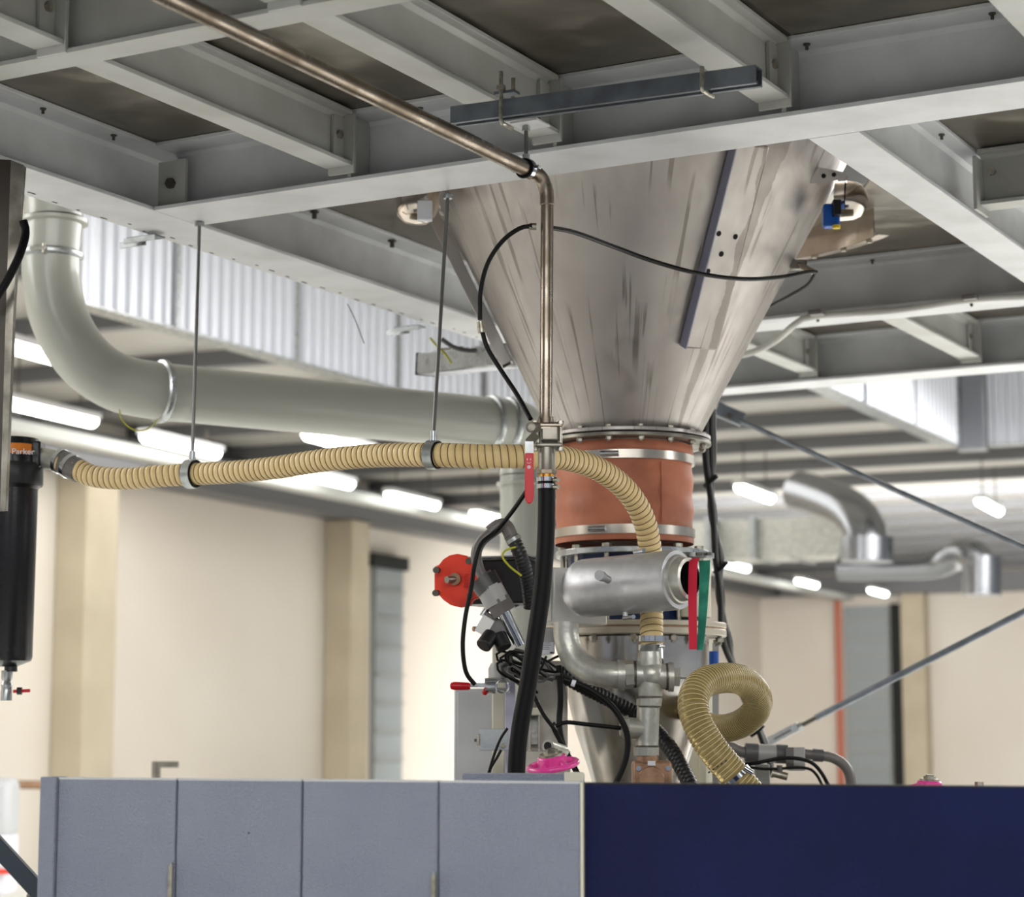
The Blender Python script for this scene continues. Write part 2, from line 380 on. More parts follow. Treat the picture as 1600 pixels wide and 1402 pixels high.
# hanging ribbed aluminium casings under the ceiling
def casing(t, p, q, ht, th=.16):
    p, q = V(p), V(q); L_ = (q - p).length; d = (q - p); d.z = 0; d.normalize(); nr = V((d.y, -d.x, 0))
    if nr.dot(p) > 0: nr = -nr
    sh = part('casing_core', MB().box((p + q) / 2 - nr * th / 2 + ZX * ht / 2, (L_, th * .8, ht), (d, nr, ZX)), 'duct_alu_plain', t)
    pts = []; k = 0.0
    while k < L_ - .12:
        pts += [(k, 0), (k + .05, 0), (k + .065, .028), (k + .105, .028)]; k += .12
    pts = pts + [(L_, 0), (L_, -.02), (0, -.02)]
    part('ribbed_sheet', MB().prism(pts, p, d, nr, ZX, ht), 'duct_alu', t)
    k = 0.9
    while k < L_: part('joint_strip', MB().box(p + d * k + nr * .03 + ZX * ht / 2, (.05, .012, ht), (d, nr, ZX)), 'zinc', t); k += 1.35
    part('bottom_trim', MB().box((p + q) / 2 - nr * (th / 2 - .02) - ZX * .006, (L_, th, .012), (d, nr, ZX)), 'zinc', t)
pl = PH(128, 472, 2.5); ql = PH(860, 674, 2.5)
t = thing('ribbed_casing', 'long ribbed aluminium casing hanging high behind the white pipe', 'casing', pl, 'ribbed aluminium casings')
casing(t, pl, ql, 1.15)
pr = PH(1290, 603, 2.5); qr = PH(1497, 696, 2.5)
t = thing('ribbed_casing', 'ribbed aluminium casing under the platform edge at upper right', 'casing', pr, 'ribbed aluminium casings')
casing(t, pr, qr, 1.15)
part('corner_post', MB().box(qr + V((0, 0, .55)) - E2 * .12 + E1 * .05, (.16, .26, 1.2), (E1, E2, ZX)), 'duct_alu_plain', t, bevel=.01)
t = thing('ribbed_casing', 'flat aluminium casing running off to the right from the corner of the ribbed one', 'casing', qr, 'ribbed aluminium casings')
casing(t, qr - E2 * .26 + E1 * .05, qr - E2 * 4 + E1 * .05, 1.15)
# round galvanised ducts far right
t = thing('round_duct', 'shiny round elbow duct hanging over the far hall, left one', 'duct', P(1352, 880, 20))
part('elbow', MB().tube(spline([P(1250, 768, 21), P(1290, 780, 20.6), P(1330, 800, 20.2), P(1352, 830, 20), P(1354, 868, 20)], .15), R(34, 20), 20), 'duct_alu_plain', t)
part('collar', MB().cyl(P(1354, 840, 20), P(1354, 878, 20), R(42, 20), n=24), 'duct_alu_plain', t)
t = thing('round_duct', 'shiny round elbow duct hanging over the far hall, right one', 'duct', P(1525, 925, 20))
part('elbow', MB().tube(spline([P(1310, 888, 21), P(1400, 886, 20.8), P(1470, 880, 20.6), P(1500, 865, 20.3), P(1522, 868, 20.0), P(1534, 890, 20), P(1534, 925, 20)], .15), [R(20, 20)] * 1 if False else (lambda s: R(20 + 6 * s + (.9 if int(s * 160) % 2 else 0), 20)), 20), 'duct_alu_plain', t)
part('collar', MB().cyl(P(1534, 870, 20), P(1534, 930, 20), R(30, 20), n=24), 'duct_alu_plain', t)
t = thing('supply_duct', 'dull rectangular duct crossing the far hall behind the brace', 'duct', P(1250, 860, 24))
part('duct_body', MB().box(P(1215, 845, 24), (R(260, 24), .8, R(60, 24)), (-E2, E1, ZX)), 'galv', t)
for k in (-90, -20, 40): part('flange_joint', MB().box(P(1215 + k, 845, 24), (.06, .9, R(66, 24)), (-E2, E1, ZX)), 'zinc', t)

# ================================================================== STEEL PLATFORM
HB = 1.5; HT = .205
def ibeam(p0, p1, wd, ht, tf=.012, tw=.008):
    p0, p1 = V(p0), V(p1); d = (p1 - p0).normalized(); X = d.cross(ZX).normalized(); w2, t2 = wd / 2, tw / 2; f = t2 + .012
    pts = [(-w2, 0), (w2, 0), (w2, tf), (f, tf), (t2, tf + .012), (t2, ht - tf - .012), (f, ht - tf), (w2, ht - tf), (w2, ht), (-w2, ht), (-w2, ht - tf), (-f, ht - tf), (-t2, ht - tf - .012), (-t2, tf + .012), (-f, tf), (-w2, tf)]
    return MB().prism(pts, p0, X, ZX, d, (p1 - p0).length)
G_MAIN, G_SEC = 'main beams of the platform', 'cross beams of the platform'
def beam(name, p0, p1, wd, ht, mt, label, cat='beam', group=None):
    t = thing(name, label, cat, (V(p0) + V(p1)) / 2, group)
    part('beam_profile', ibeam(p0, p1, wd, ht), mt, t, bevel=.0015)
    return t
def stiff(t, a, b0, b1, h0, h1):
    return part('stiffener_plate', MB().box(AB(a, (b0 + b1) / 2, (h0 + h1) / 2), (.012, abs(b1 - b0), h1 - h0), (AX, BX, ZX)), 'beam_paint', t, bevel=.001)
A1 = beam('main_beam', AB(3.831, 4.862, HB), AB(-.8, 4.862, HB), .215, HT, 'beam_main', 'wide pale main beam passing across in front of the hopper top', group=G_MAIN)
A2 = beam('main_beam', AB(3.831, 7.28, HB), AB(-.8, 7.28, HB), .21, HT, 'beam_main', 'wide main beam behind the hopper carrying the pale conduit', group=G_MAIN)
A3 = beam('edge_beam', AB(4.03, 8.66, HB), AB(-.8, 8.66, HB), .18, HT, 'beam_main', 'farthest beam at the outer edge of the platform behind the hopper', group=G_MAIN)
B1 = beam('side_beam', AB(3.935, 2.4, HB), AB(3.935, 8.55, HB), .205, HT, 'beam_main', 'long pale side beam running from the left edge behind the hopper, with small ink marks', group=G_MAIN)
B5 = beam('main_beam', AB(1.818, 4.972, HB), AB(1.818, 7.17, HB), .135, HT, 'beam_main', 'pale beam descending to the right beyond the hopper top', group=G_MAIN)
A0 = beam('cross_beam', AB(3.83, 3.60, HB + .02), AB(-.8, 3.60, HB + .02), .085, HT - .02, 'beam_paint', 'narrow beam crossing the top left corner', group=G_SEC)
def sec(a, b0, b1, label, ends=(1,), wd=.085):
    t = beam('cross_beam', AB(a, b0, HB + .04), AB(a, b1, HB + .04), wd, .158, 'beam_paint', label, group=G_SEC)
    for e in ends:
        bb = b1 if e else b0; s_ = 1 if e else -1
        part('end_plate', MB().box(AB(a - .005, bb + s_ * .006, HB + .026 + .08), (wd + .0, .01, .17), (AX, BX, ZX)), 'beam_paint', t, bevel=.001)
        part('web_cleat', MB().box(AB(a - .010, bb - s_ * .025, HB + .12), (.009, .05, .115), (AX, BX, ZX)), 'beam_paint', t)
        b = MB(); bolt(b, AB(a - .0145, bb - s_ * .025, HB + .125), -AX, .0125, .009); b2 = part('bolt', b, 'bolt_zinc', t)
    return t
sec(3.175, 3.65, 4.74, 'second cross beam from the left, between the narrow beam and the wide beam')
sec(2.53, 3.65, 4.74, 'cross beam ending above the hanging pipe clamp')
sec(1.89, 3.0, 4.74, 'cross beam that the galvanised channel is clamped under, at top centre right', wd=.085)
sec(1.17, 3.0, 4.74, 'cross beam in the top right corner')
sec(3.175, 2.6, 3.55, 'short cross beam cut by the top left corner')
sec(2.53, 2.6, 3.55, 'short cross beam at the top edge left of the thin pipe')
sec(3.275, 7.40, 8.56, 'far cross beam just right of the hopper wall', wd=.085)
sec(2.55, 7.40, 8.56, 'far cross beam under the pale conduit at right', wd=.09)
sec(1.83, 7.40, 8.56, 'far cross beam hidden behind the right edge', wd=.09)
# short A-direction beam right of B5
t = beam('cross_beam', AB(1.74, 6.02, HB + .03), AB(-.8, 6.02, HB + .03), .085, .17, 'beam_paint', 'short cross beam at the right edge running off the big descending beam', group=G_SEC)
part('end_plate', MB().box(AB(1.738, 6.0, HB + .09), (.01, .12, .16), (AX, BX, ZX)), 'beam_paint', t)
part('bolt', bolt(MB(), AB(1.70, 5.995, HB + .13), -BX, .012, .01), 'bolt_zinc', t)
stiff(A1, 3.155, 4.76, 4.855, HB + .012, HB + HT - .012); stiff(A1, 2.51, 4.76, 4.855, HB + .012, HB + HT - .012)
stiff(A1, 1.868, 4.76, 4.855, HB + .012, HB + HT - .012); stiff(A1, 1.15, 4.76, 4.855, HB + .012, HB + HT - .012)
stiff(A3, 3.255, 8.58, 8.655, HB + .012, HB + HT - .012); stiff(A3, 2.53, 8.58, 8.655, HB + .012, HB + HT - .012)
# end cleats A1 / B1
part('end_cleat', MB().box(AB(3.80, 4.80, HB + .09), (.10, .012, .13), (AX, BX, ZX)), 'beam_paint', A1)
part('bolt', bolt(MB(), AB(3.80, 4.794, HB + .085), -BX, .016, .014), 'bolt_dark', A1)
# small self tapping screws under the top flanges
def screw(t, p, s=1.0):
    b = MB(); b.cyl(V(p), V(p) - ZX * .012 * s, .0045 * s, n=8); b.cyl(V(p) - ZX * .0 * s, V(p) + ZX * .004, .009 * s, n=10)
    part('screw', b, 'bolt_dark', t)
for a in (2.95, 2.75, 1.82, 1.35): screw(A1, AB(a, 4.80, HB + HT - .016))
for a in (2.0, 2.5, 3.0): screw(A2, AB(a, 7.22, HB + HT - .016))
for b_ in (5.35, 5.62, 6.1): screw(B1, AB(3.86, b_, HB + HT - .02), 1.7)
for b_ in (3.95, 4.3, 4.6): screw(B1, AB(3.86, b_, HB + HT - .016))
for b_ in (5.35, 5.75): screw(B5, AB(1.775, b_, HB + HT - .016))
# ink marks on the side beam's underside
random.seed(3)
for k in range(34):
    bb = 4.12 + k * .105 + random.uniform(-.02, .02); aa = 4.012 + random.uniform(-.012, .012)
    ln = random.choice((.012, .02, .03))
    part('ink_mark', MB().box(AB(aa, bb, HB - .0006), (.006, ln, .0008), (AX, BX, ZX)), 'print_ink', B1)
# deck plates
HDK = HB + HT + .001
def deck(a0, a1, b0, b1, label):
    return single('deck_plate', MB().box(AB((a0 + a1) / 2, (b0 + b1) / 2, HDK + .006), (abs(a1 - a0) - .004, abs(b1 - b0) - .004, .012), (AX, BX, ZX)), 'deck_steel', label, 'deck plate', 'steel deck plates on the platform beams')
cols = [(-.8, 1.17, 'at top right'), (1.17, 1.84, 'right of the galvanised channel'), (1.84, 2.53, 'above the galvanised channel'), (2.53, 3.175, 'left of the thin pipe'), (3.175, 4.04, 'beside the long side beam')]
for a0, a1, s_ in cols:
    deck(a0, a1, 3.60, 4.86, 'dark smeared steel deck plate ' + s_ + ', in the bay before the hopper')
    deck(a0, a1, 2.4, 3.60, 'dark steel deck plate ' + s_ + ', in the row at the top edge')
deck(-.8, 1.82, 4.86, 7.28, 'dark steel deck plate right of the big descending beam')
for a0, a1, s_ in [(-.8, 1.83, 'at the right edge'), (1.83, 2.55, 'right of the far cross beam'), (2.55, 3.275, 'between the two far cross beams'), (3.275, 4.04, 'behind the hopper')]:
    deck(a0, a1, 7.28, 8.75, 'dark steel deck plate ' + s_ + ', in the farthest row')

# ================================================================== HOPPER
HY = 6.5
hb = P(977, 690, HY); ht_ = P(993, 285, HY - .02)
ht_.z = EYE + HDK + .25; dzh = ht_.z - hb.z
HC0 = V((hb.x, HY, hb.z)); dxh = .03
r0 = R(113, HY); kz = (R(325, HY) - r0) / (P(993, 288, HY).z - hb.z)
def crad(z): return r0 + kz * (z - hb.z)
def ccen(z): return V((hb.x + dxh * (z - hb.z) / .82, HY, z))
def onCone(x, y, off=0):
    Y = 5.0
    while Y < 7.5:
        p = P(x, y, Y); c = ccen(p.z)
        if (V((p.x, p.y, 0)) - V((c.x, c.y, 0))).length <= crad(p.z): break
        Y += .004
    else:
        # silhouettes: nearest approach
        best = None
        for k in range(400):
            p = P(x, y, 5.2 + k * .006); c = ccen(p.z); e = (V((p.x, p.y, 0)) - V((c.x, c.y, 0))).length - crad(p.z)
            if best is None or e < best[0]: best = (e, p)
        p = best[1]; c = ccen(p.z)
    n = V((p.x - c.x, p.y - c.y, 0)).normalized(); n = (n - ZX * kz).normalized()
    return p + n * off, n
hop = thing('hopper', 'large conical stainless steel hopper hanging through the platform', 'hopper', (hb.x, HY, hb.z))
rs = []
NZ = 12
for i in range(NZ + 1):
    z = hb.z + dzh * i / NZ; c = ccen(z)
    rs.append([c + V((math.cos(2 * math.pi * j / 96), math.sin(2 * math.pi * j / 96), 0)) * crad(z) for j in range(96)])
part('cone', MB().rings(rs, False), 'hopper_steel', hop)
# deck bay plate with round hole
cb = [AB(1.82, 4.86, HDK), AB(4.04, 4.86, HDK), AB(4.04, 7.28, HDK), AB(1.82, 7.28, HDK)]
ch = ccen(EYE + HDK); rh = crad(EYE + HDK) + .10; nH = 64; inn = []; out = []
ca, cbb = ch.dot(AX), ch.dot(BX)
for j in range(nH):
    an = 2 * math.pi * j / nH; da, db = math.cos(an), math.sin(an)
    inn.append((ca + da * rh, cbb + db * rh))
    ta = ((4.04 - ca) / da if da > 1e-6 else (1.82 - ca) / da if da < -1e-6 else 1e9)
    tb = ((7.28 - cbb) / db if db > 1e-6 else (4.86 - cbb) / db if db < -1e-6 else 1e9)
    t_ = min(ta, tb); out.append((ca + da * t_, cbb + db * t_))
mb = MB(); mb.rings([[AB(a, b, HDK) for a, b in inn], [AB(a, b, HDK) for a, b in out], [AB(a, b, HDK + .012) for a, b in out], [AB(a, b, HDK + .012) for a, b in inn]], False, True)
single('deck_plate', mb, 'deck_steel', 'dark steel deck plate with the round opening that the hopper hangs through', 'deck plate', 'steel deck plates on the platform beams')
# flange
zf = hb.z
def ringz(o, ri, ro, h, n=72): return MB().ring(o, ZX, ri, ro, h, n)
part('flange', ringz(V((hb.x, HY, zf)), r0 - .01, R(134, HY), .012), 'hopper_steel', hop, bevel=.002)
part('counter_flange', ringz(V((hb.x, HY, zf - .016)), R(104, HY), R(135, HY), .012), 'steel_dull', hop, bevel=.002)
part('gasket', ringz(V((hb.x, HY, zf - .0035)), R(104, HY), R(131, HY), .003), 'rubber_black', hop)
for k in range(16):
    an = 2 * math.pi * (k + .35) / 16; c = V((hb.x + math.cos(an) * R(124, HY), HY + math.sin(an) * R(124, HY), zf))
    b = MB(); b.hexp(c + ZX * .012, ZX, .010, .008); b.cyl(c - ZX * .03, c + ZX * .01, .0055, n=8); b.hexp(c - ZX * .026, ZX, .0105, .010)
    part('flange_bolt', b, 'bolt_zinc', hop)
# left side channel on the cone
p0, n0 = onCone(672, 306, .02); p1, n1 = onCone(800, 566, .02)
d = (p1 - p0).normalized(); nn = (n0 + n1).normalized(); sd = d.cross(nn).normalized()
pc = part('side_channel', MB().prism([(-.03, -.022), (.03, -.022), (.03, .016), (.024, .016), (.024, -.016), (-.024, -.016), (-.024, .016), (-.03, .016)][::-1], p0 - d * .05, sd, nn, d, (p1 - p0).length + .05), 'hopper_steel', hop, bevel=.002, label='folded steel channel down the left flank')
part('channel_cover', MB().bar(p0 - d * .05 + nn * .014, p1 + nn * .014, .05, .004, up=nn), 'steel_dull', hop)
# perforated plate right
pa, na = onCone(1168, 222, .018); pb, nb = onCone(1087, 541, .018)
d = (pb - pa).normalized(); nn = (na + nb).normalized(); nn = (nn - d * nn.dot(d)).normalized(); sd = d.cross(nn).normalized()
if sd.x > 0: sd = -sd
plate = part('mounting_channel', MB().bar(pa, pb, .118, .03, up=nn), 'hopper_steel', hop, bevel=.006, label='flat mounting plate with five holes on the right flank')
part('left_flange', MB().bar(pa + sd * .060 + nn * .004, pb + sd * .060 + nn * .004, .004, .036, up=nn), 'blue_edge' if 'blue_edge' in M else mat('blue_edge', (130, 130, 150), .4, .2), hop)  # bluish strip along the plate's left flange
hc = (pa + pb) / 2 + nn * .0151
for x, y in ((1123, 365), (1149, 370), (1127, 397), (1106, 424), (1132, 428)):
    # ray meets the plate's outer plane
    Y = 5.0
    while (P(x, y, Y) - hc).dot(nn) > 0: Y += .002
    q = P(x, y, Y); part('hole', MB().cyl(q - nn * .004, q + nn * .0008, .0085, n=16), 'mouth_black', plate)
# weld seam lines
for (x0, y0, x1, y1) in ((1075, 545, 1040, 672), (820, 420, 852, 600), (700, 320, 760, 470)):
    q0, m0 = onCone(x0, y0, .0004); q1, m1 = onCone(x1, y1, .0004); part('weld_seam', MB().cyl(q0, q1, .0018, n=6), 'steel_dull', hop)
# bracket at the right shoulder
q, m_ = onCone(1283, 268, .01)
part('lug', MB().prism([(-.06, -.004), (.07, .01), (.06, .03), (-.02, .045), (-.045, .03)], P(1290, 285, q.y - .02), V((1, 0, 0)), V((0, -.25, .97)).normalized(), V((0, .97, .25)), .005), 'hopper_steel', hop)
for x, y in ((1287, 275), (1303, 273)): part('hole', MB().cyl(P(x, y, q.y - .028), P(x, y, q.y - .02), .007, n=12), 'mouth_black', hop)
q, m_ = onCone(1242, 408, 0)
part('inlet_fitting', MB().cyl(P(1238, 408, HY - .06), P(1272, 426, HY - .12), .010, n=12), 'stain_pipe', hop)
part('inlet_block', MB().box(P(1248, 414, HY - .07), (.05, .03, .03)), 'steel_dull', hop, bevel=.003)

# polished collar and equipment above the hopper
skc = ccen(EYE + HDK)
t = thing('polished_skirt', 'mirror bright curved skirt sheet around the deck opening behind the hopper', 'skirt', skc)
def arc_sheet(a0, a1, r, z0, z1, n=24, th=.003):
    mb = MB(); rr = []
    for i in range(n + 1):
        an = math.radians(a0 + (a1 - a0) * i / n); e = V((math.cos(an), math.sin(an), 0))
        b0 = V((skc.x, skc.y, 0)) + e * r; b1 = V((skc.x, skc.y, 0)) + e * (r + th)
        rr.append([b0 + ZX * z0, b1 + ZX * z0, b1 + ZX * z1, b0 + ZX * z1])
    return mb.rings(rr, True)
part('skirt_sheet', arc_sheet(20, 75, rh + .12, EYE + HDK - .10, EYE + HDK - .002), 'polished', t)
part('skirt_flange', arc_sheet(18, 78, rh + .12, EYE + HDK - .10, EYE + HDK - .095, th=.04), 'polished', t)
for an in range(24, 78, 9):
    e = V((math.cos(math.radians(an)), math.sin(math.radians(an)), 0)); q = V((skc.x, skc.y, EYE + HDK - .098)) + e * (rh + .14)
    part('skirt_bolt', bolt(MB(), q, -ZX, .011, .009), 'bolt_zinc', t)
t = thing('polished_vessel', 'round mirror polished vessel end peeping out right of the hopper top', 'vessel', P(1325, 345, 7.0))
c = P(1324, 314, 6.35)
part('vessel_shell', MB().cyl(c - V((.03, -.01, 0)), c, R(32, 6.35), n=40), 'polished', t)
part('dished_end', MB().lathe([(R(32, 6.35), 0), (R(31, 6.35), .02), (R(26, 6.35), .042), (R(15, 6.35), .058), (.002, .064)], c, V((.95, -.25, -.05)), 40), 'polished', t)
t = thing('pneumatic_actuator', 'blue pneumatic actuator block with yellow cap right of the hopper top', 'actuator', P(1298, 350, 6.75))
part('actuator_body', MB().box(P(1298, 338, 6.25), (.05, .05, .07)), 'blue_bright', t, bevel=.008)
part('end_cap', MB().box(P(1307, 326, 6.22), (.025, .04, .05)), 'plastic_black', t, bevel=.004)
part('plug', MB().cyl(P(1307, 352, 6.22), P(1307, 357, 6.22), .012, n=16), 'yellow', t)
t = thing('polished_vessel', 'copper-tinted polished cylinder peeping out left of the hopper top', 'vessel', P(634, 348, 6.9))
part('vessel_shell', MB().lathe([(.001, 0), (R(18, 6.3), .003), (R(30, 6.3), .022), (R(36, 6.3), .05), (R(37, 6.3), .14)], P(649, 350, 6.3), V((0.05, 0, 1)), 40), 'polished', t)
part('white_bracket', MB().box(P(664, 330, 6.2), (.045, .03, .06)), 'label_white', t, bevel=.003)

# ================================================================== ORANGE SLEEVE + VALVE STACK under the hopper
sl = thing('flexible_sleeve', 'orange-brown rubber sleeve clamped under the hopper flange', 'sleeve', P(975, 850, HY))
zc = lambda y: P(975, y, HY).z
cx = P(975, 780, HY).x
sleeve = []
for i in range(25):
    y = 700 + (852 - 700) * i / 24; rr = R(108 + 1.3 * math.sin(i * .9) - (1.5 if 20 < i < 23 or 2 < i < 5 else 0), HY); sleeve.append((rr, zc(y)))
part('sleeve_body', MB().lathe(sleeve, V((cx, HY, 0)), ZX, 72), 'copper_rubber', sl)
for y0, y1 in ((716, 729), (829, 843)):
    part('clamp_band', MB().ring(V((cx, HY, zc(y1))), ZX, R(107, HY), R(111, HY), zc(y0) - zc(y1), 72), 'band_steel', sl)
    e = V((-.42, -.907, 0)) if y0 > 800 else V((-.25, -.968, 0)); q = V((cx, HY, zc((y0 + y1) / 2))) + e * R(114, HY); X = V((-e.y, e.x, 0))
    part('clamp_screw', MB().cyl(q - X * .025, q + X * .03, .008, n=12), 'chrome', sl)
part('overlap_seam', MB().box(V((cx, HY, (zc(732) + zc(826)) / 2)) + V((.48, -.877, 0)) * R(109.5, HY), (.003, .004, zc(732) - zc(826)), (V((.877, .48, 0)), V((.48, -.877, 0)), ZX)), 'copper_rubber', sl)
vs = thing('valve_stack', 'dark blue valve between two bolted steel flanges under the orange sleeve', 'valve', P(980, 985, HY))
zq = lambda y: P(985, y, HY).z
c2x = P(988, 860, HY).x
part('upper_flange', MB().ring(V((c2x, HY, zq(872))), ZX, R(60, HY), R(120, HY), .018, 72), 'zinc', vs, bevel=.002)
part('valve_body', MB().cyl(V((c2x, HY, zq(985))), V((c2x, HY, zq(872))), R(100, HY), n=64), 'blue_paint', vs)
for k in range(12):
    an = 2 * math.pi * (k + .2) / 12; c = V((c2x + math.cos(an) * R(110, HY), HY + math.sin(an) * R(110, HY), 0))
    b = MB(); b.cyl(c + ZX * zq(975), c + ZX * (zq(872) + .03), .0075, n=10); b.hexp(c + ZX * (zq(872) + .018), ZX, .014, .011)
    part('stud_bolt', b, 'bolt_zinc', vs)
c3x = P(988, 975, HY).x
part('lower_flange', MB().ring(V((c3x, HY, zq(996))), ZX, R(90, HY), R(146, HY), .020, 72), 'cream_steel' if 'cream_steel' in M else mat('cream_steel', (196, 188, 172), .4, .5), vs, bevel=.002)
part('gasket', MB().ring(V((c3x, HY, zq(985) - .0015)), ZX, R(90, HY), R(145, HY), .004, 72), 'bronze', vs)
part('top_flange', MB().ring(V((c3x, HY, zq(985) + .003)), ZX, R(90, HY), R(146, HY), .016, 72), 'cream_steel', vs, bevel=.002)
for k in range(14):
    an = 2 * math.pi * (k + .4) / 14; c = V((c3x + math.cos(an) * R(137, HY), HY + math.sin(an) * R(137, HY), zq(996)))
    b = MB(); b.hexp(c - ZX * .018, ZX, .013, .012); b.cyl(c - ZX * .026, c + ZX * .02, .007, n=8)
    part('flange_bolt', b, 'bolt_zinc', vs)
# side housing at the right of the valve
part('side_housing', MB().cyl(P(1085, 965, 6.35), P(1085, 880, 6.35), R(26, 6.35), n=32), 'cream_paint', vs)
part('housing_flange', MB().cyl(P(1086, 872, 6.33), P(1086, 865, 6.33), R(30, 6.33), n=32), 'zinc', vs)
for x in (1070, 1092, 1108): part('flange_bolt', bolt(MB(), P(x, 868, 6.27), ZX, .010, .009), 'bolt_dark', vs)
# vessel under the stack
ve = thing('steel_vessel', 'shiny tapered steel vessel standing below the valve flanges', 'vessel', P(985, 1240, HY))
prof = [(R(112, HY), zq(998)), (R(112, HY), zq(1060)), (R(108, HY), zq(1090)), (R(96, HY), zq(1140)), (R(78, HY), zq(1195)), (R(62, HY), zq(1250)), (R(56, HY), zq(1330))]
part('vessel_shell', MB().lathe(prof, V((P(995, 1050, HY).x, HY, 0)), ZX, 80), 'vessel_steel', ve)
part('weld_ring', MB().torus(V((P(995, 1050, HY).x, HY, zq(1062))), ZX, R(112, HY), .0025, 64, 6), 'steel_dull', ve)
wv = thing('filter_vessel', 'upright cream cylindrical vessel behind the cross fitting at right', 'vessel', P(1075, 1260, 6.95))
part('shell', MB().cyl(P(1075, 1330, 6.95), P(1075, 1000, 6.95), R(40, 6.95), n=40), 'cream_paint', wv)
part('side_rail', MB().bar(P(1098, 1330, 6.85), P(1098, 1010, 6.85), .02, .02), 'cream_paint', wv)
part('side_rail', MB().bar(P(1118, 1330, 6.85), P(1118, 1005, 6.85), .012, .02), 'plastic_lightgrey', wv)
single('blue_cap', MB().cyl(P(1115, 1040, 6.75), P(1115, 1018, 6.75), R(8, 6.75), n=16), 'blue_bright', 'small bright blue cap beside the cream vessel', 'cap')

# ================================================================== ALUMINIUM CYLINDER, mouth and tapes
L0 = P(911, 920, 5.96); L1 = P(1060, 906, 5.75); d = (L1 - L0).normalized(); rc = R(46, 5.9)
cy = thing('aluminium_cylinder', 'scuffed aluminium cylinder with an open mouth in front of the valve', 'cylinder', (L0 + L1) / 2)
Lc = (L1 - L0).length
part('barrel', MB().lathe([(.004, -.062), (.03, -.055), (rc * .78, -.028), (rc * .97, -.004), (rc, .012), (rc, Lc - .01), (rc * .97, Lc), (rc * .84, Lc + .001)], L0, d, 64), 'alu', cy)
part('nose_tip', MB().lathe([(.012, 0), (.010, .006), (.001, .018)], L0 - d * .05, -d, 20), 'alu', cy)
part('front_shoulder', MB().lathe([(rc * .86, Lc - .004), (rc * .8, Lc + .010), (rc * .74, Lc + .012), (rc * .70, Lc + .038), (rc * .58, Lc + .040), (rc * .58, Lc - .02)], L0, d, 64), 'galv', cy)
part('mouth', MB().lathe([(rc * .575, Lc + .036), (rc * .575, Lc - .10), (.002, Lc - .10)], L0, d, 48), 'mouth_black', cy)
for (x, y, y2) in ((944, 901, 0), (998, 866, 1), (982, 962, 2)):
    if y2 == 0: b = MB().cyl(P(950, 906, 5.76), P(938, 899, 5.71), .011, n=16); b.cyl(P(941, 901, 5.72), P(936, 899, 5.70), .014, n=16)
    elif y2 == 1: b = MB().cyl(P(992, 872, 5.86), P(995, 861, 5.86), .006, n=12)
    else: b = MB().cyl(P(977, 955, 5.84), P(977, 968, 5.84), .007, n=12)
    part('pin', b, 'alu', cy)
part('clip', MB().cyl(P(992, 863, 5.85), P(1006, 860, 5.80), .006, n=12), 'chrome', cy)
part('clip', MB().cyl(P(975, 966, 5.84), P(990, 964, 5.79), .006, n=12), 'chrome', cy)
bk = thing('actuator_housing', 'smooth light grey machined housing behind the left end of the aluminium cylinder', 'housing', P(900, 975, 6.12))
X = V((.93, .36, 0)).normalized(); Yv = V((-.36, .93, 0)).normalized(); q = P(864, 931, 6.02)
part('housing_block', MB().box(q + X * R(46, 6.1) + Yv * .05, (R(92, 6.1), .10, R(88, 6.1)), (X, Yv, ZX)), 'alu_matt', bk, bevel=.006)
part('cover_plate', MB().box(q + Yv * .05 - X * .003, (.004, .085, R(78, 6.1)), (X, Yv, ZX)), 'alu_matt', bk, bevel=.001)
for k in range(4): part('engraved_line', MB().box(q + Yv * (.03 + .012 * (k % 2)) - X * .0055 - ZX * (.01 + .012 * (k // 2)), (.0008, .008, .004), (X, Yv, ZX)), 'plastic_lightgrey', bk)
def ribbon(pts, wd, th=.0012):
    ps = spline(pts, .008); mb = MB(); rr = []
    for i, p in enumerate(ps):
        w_ = wd(i / (len(ps) - 1)); X = V((.86, -.5, 0)); n = V((-.5, -.86, 0))
        rr.append([p - X * w_ / 2 - n * th, p + X * w_ / 2 - n * th, p + X * w_ / 2 + n * th, p - X * w_ / 2 + n * th])
    return mb.rings(rr, True)
YT = 5.70
single('tape_strip', ribbon([P(1086, 872, 5.74), P(1083, 885, YT), P(1082, 940, YT), P(1083, 1015, YT)], lambda s: R(15 - 1.5 * s, YT)), 'red_tape', 'red tape strip hanging in front of the open cylinder mouth', 'tape')
single('tape_strip', ribbon([P(1101, 876, 5.73), P(1101, 895, 5.70), P(1098, 960, 5.70), P(1094, 1016, 5.70)], lambda s: R(19 - 8 * s, YT)), 'green_tape', 'green ruled tape strip hanging beside the red one', 'tape')

# ================================================================== CREAM HOSE
def helix(path, r, pitch, rw, n=6):
    fr = transport(path); out = []; s = 0; ph = 0
    # resample
    for i in range(len(path) - 1):
        seg = (path[i + 1] - path[i]).length; m = max(1, math.ceil(seg / (pitch / 22)))
        for k in range(m):
            f = k / m; p = path[i].lerp(path[i + 1], f); u_ = fr[i][1].lerp(fr[i + 1][1], f).normalized(); v_ = fr[i][2].lerp(fr[i + 1][2], f).normalized()
            ph = 2 * math.pi * s / pitch; out.append(p + (u_ * math.cos(ph) + v_ * math.sin(ph)) * r); s += seg / m
    return MB().tube(out, rw, n)
def ribbed(path, r, pitch, amp, n=24):
    fr = transport(path); rs = []; acc = 0
    for i, p in enumerate(path):
        if i: acc += (path[i] - path[i - 1]).length
        t, u, v2 = fr[i]
        rs.append([p + (u * math.cos(2 * math.pi * j / n) + v2 * math.sin(2 * math.pi * j / n)) * (r + amp * abs(math.sin(math.pi * (acc / pitch - j / n)))) for j in range(n)])
    return MB().rings(rs)
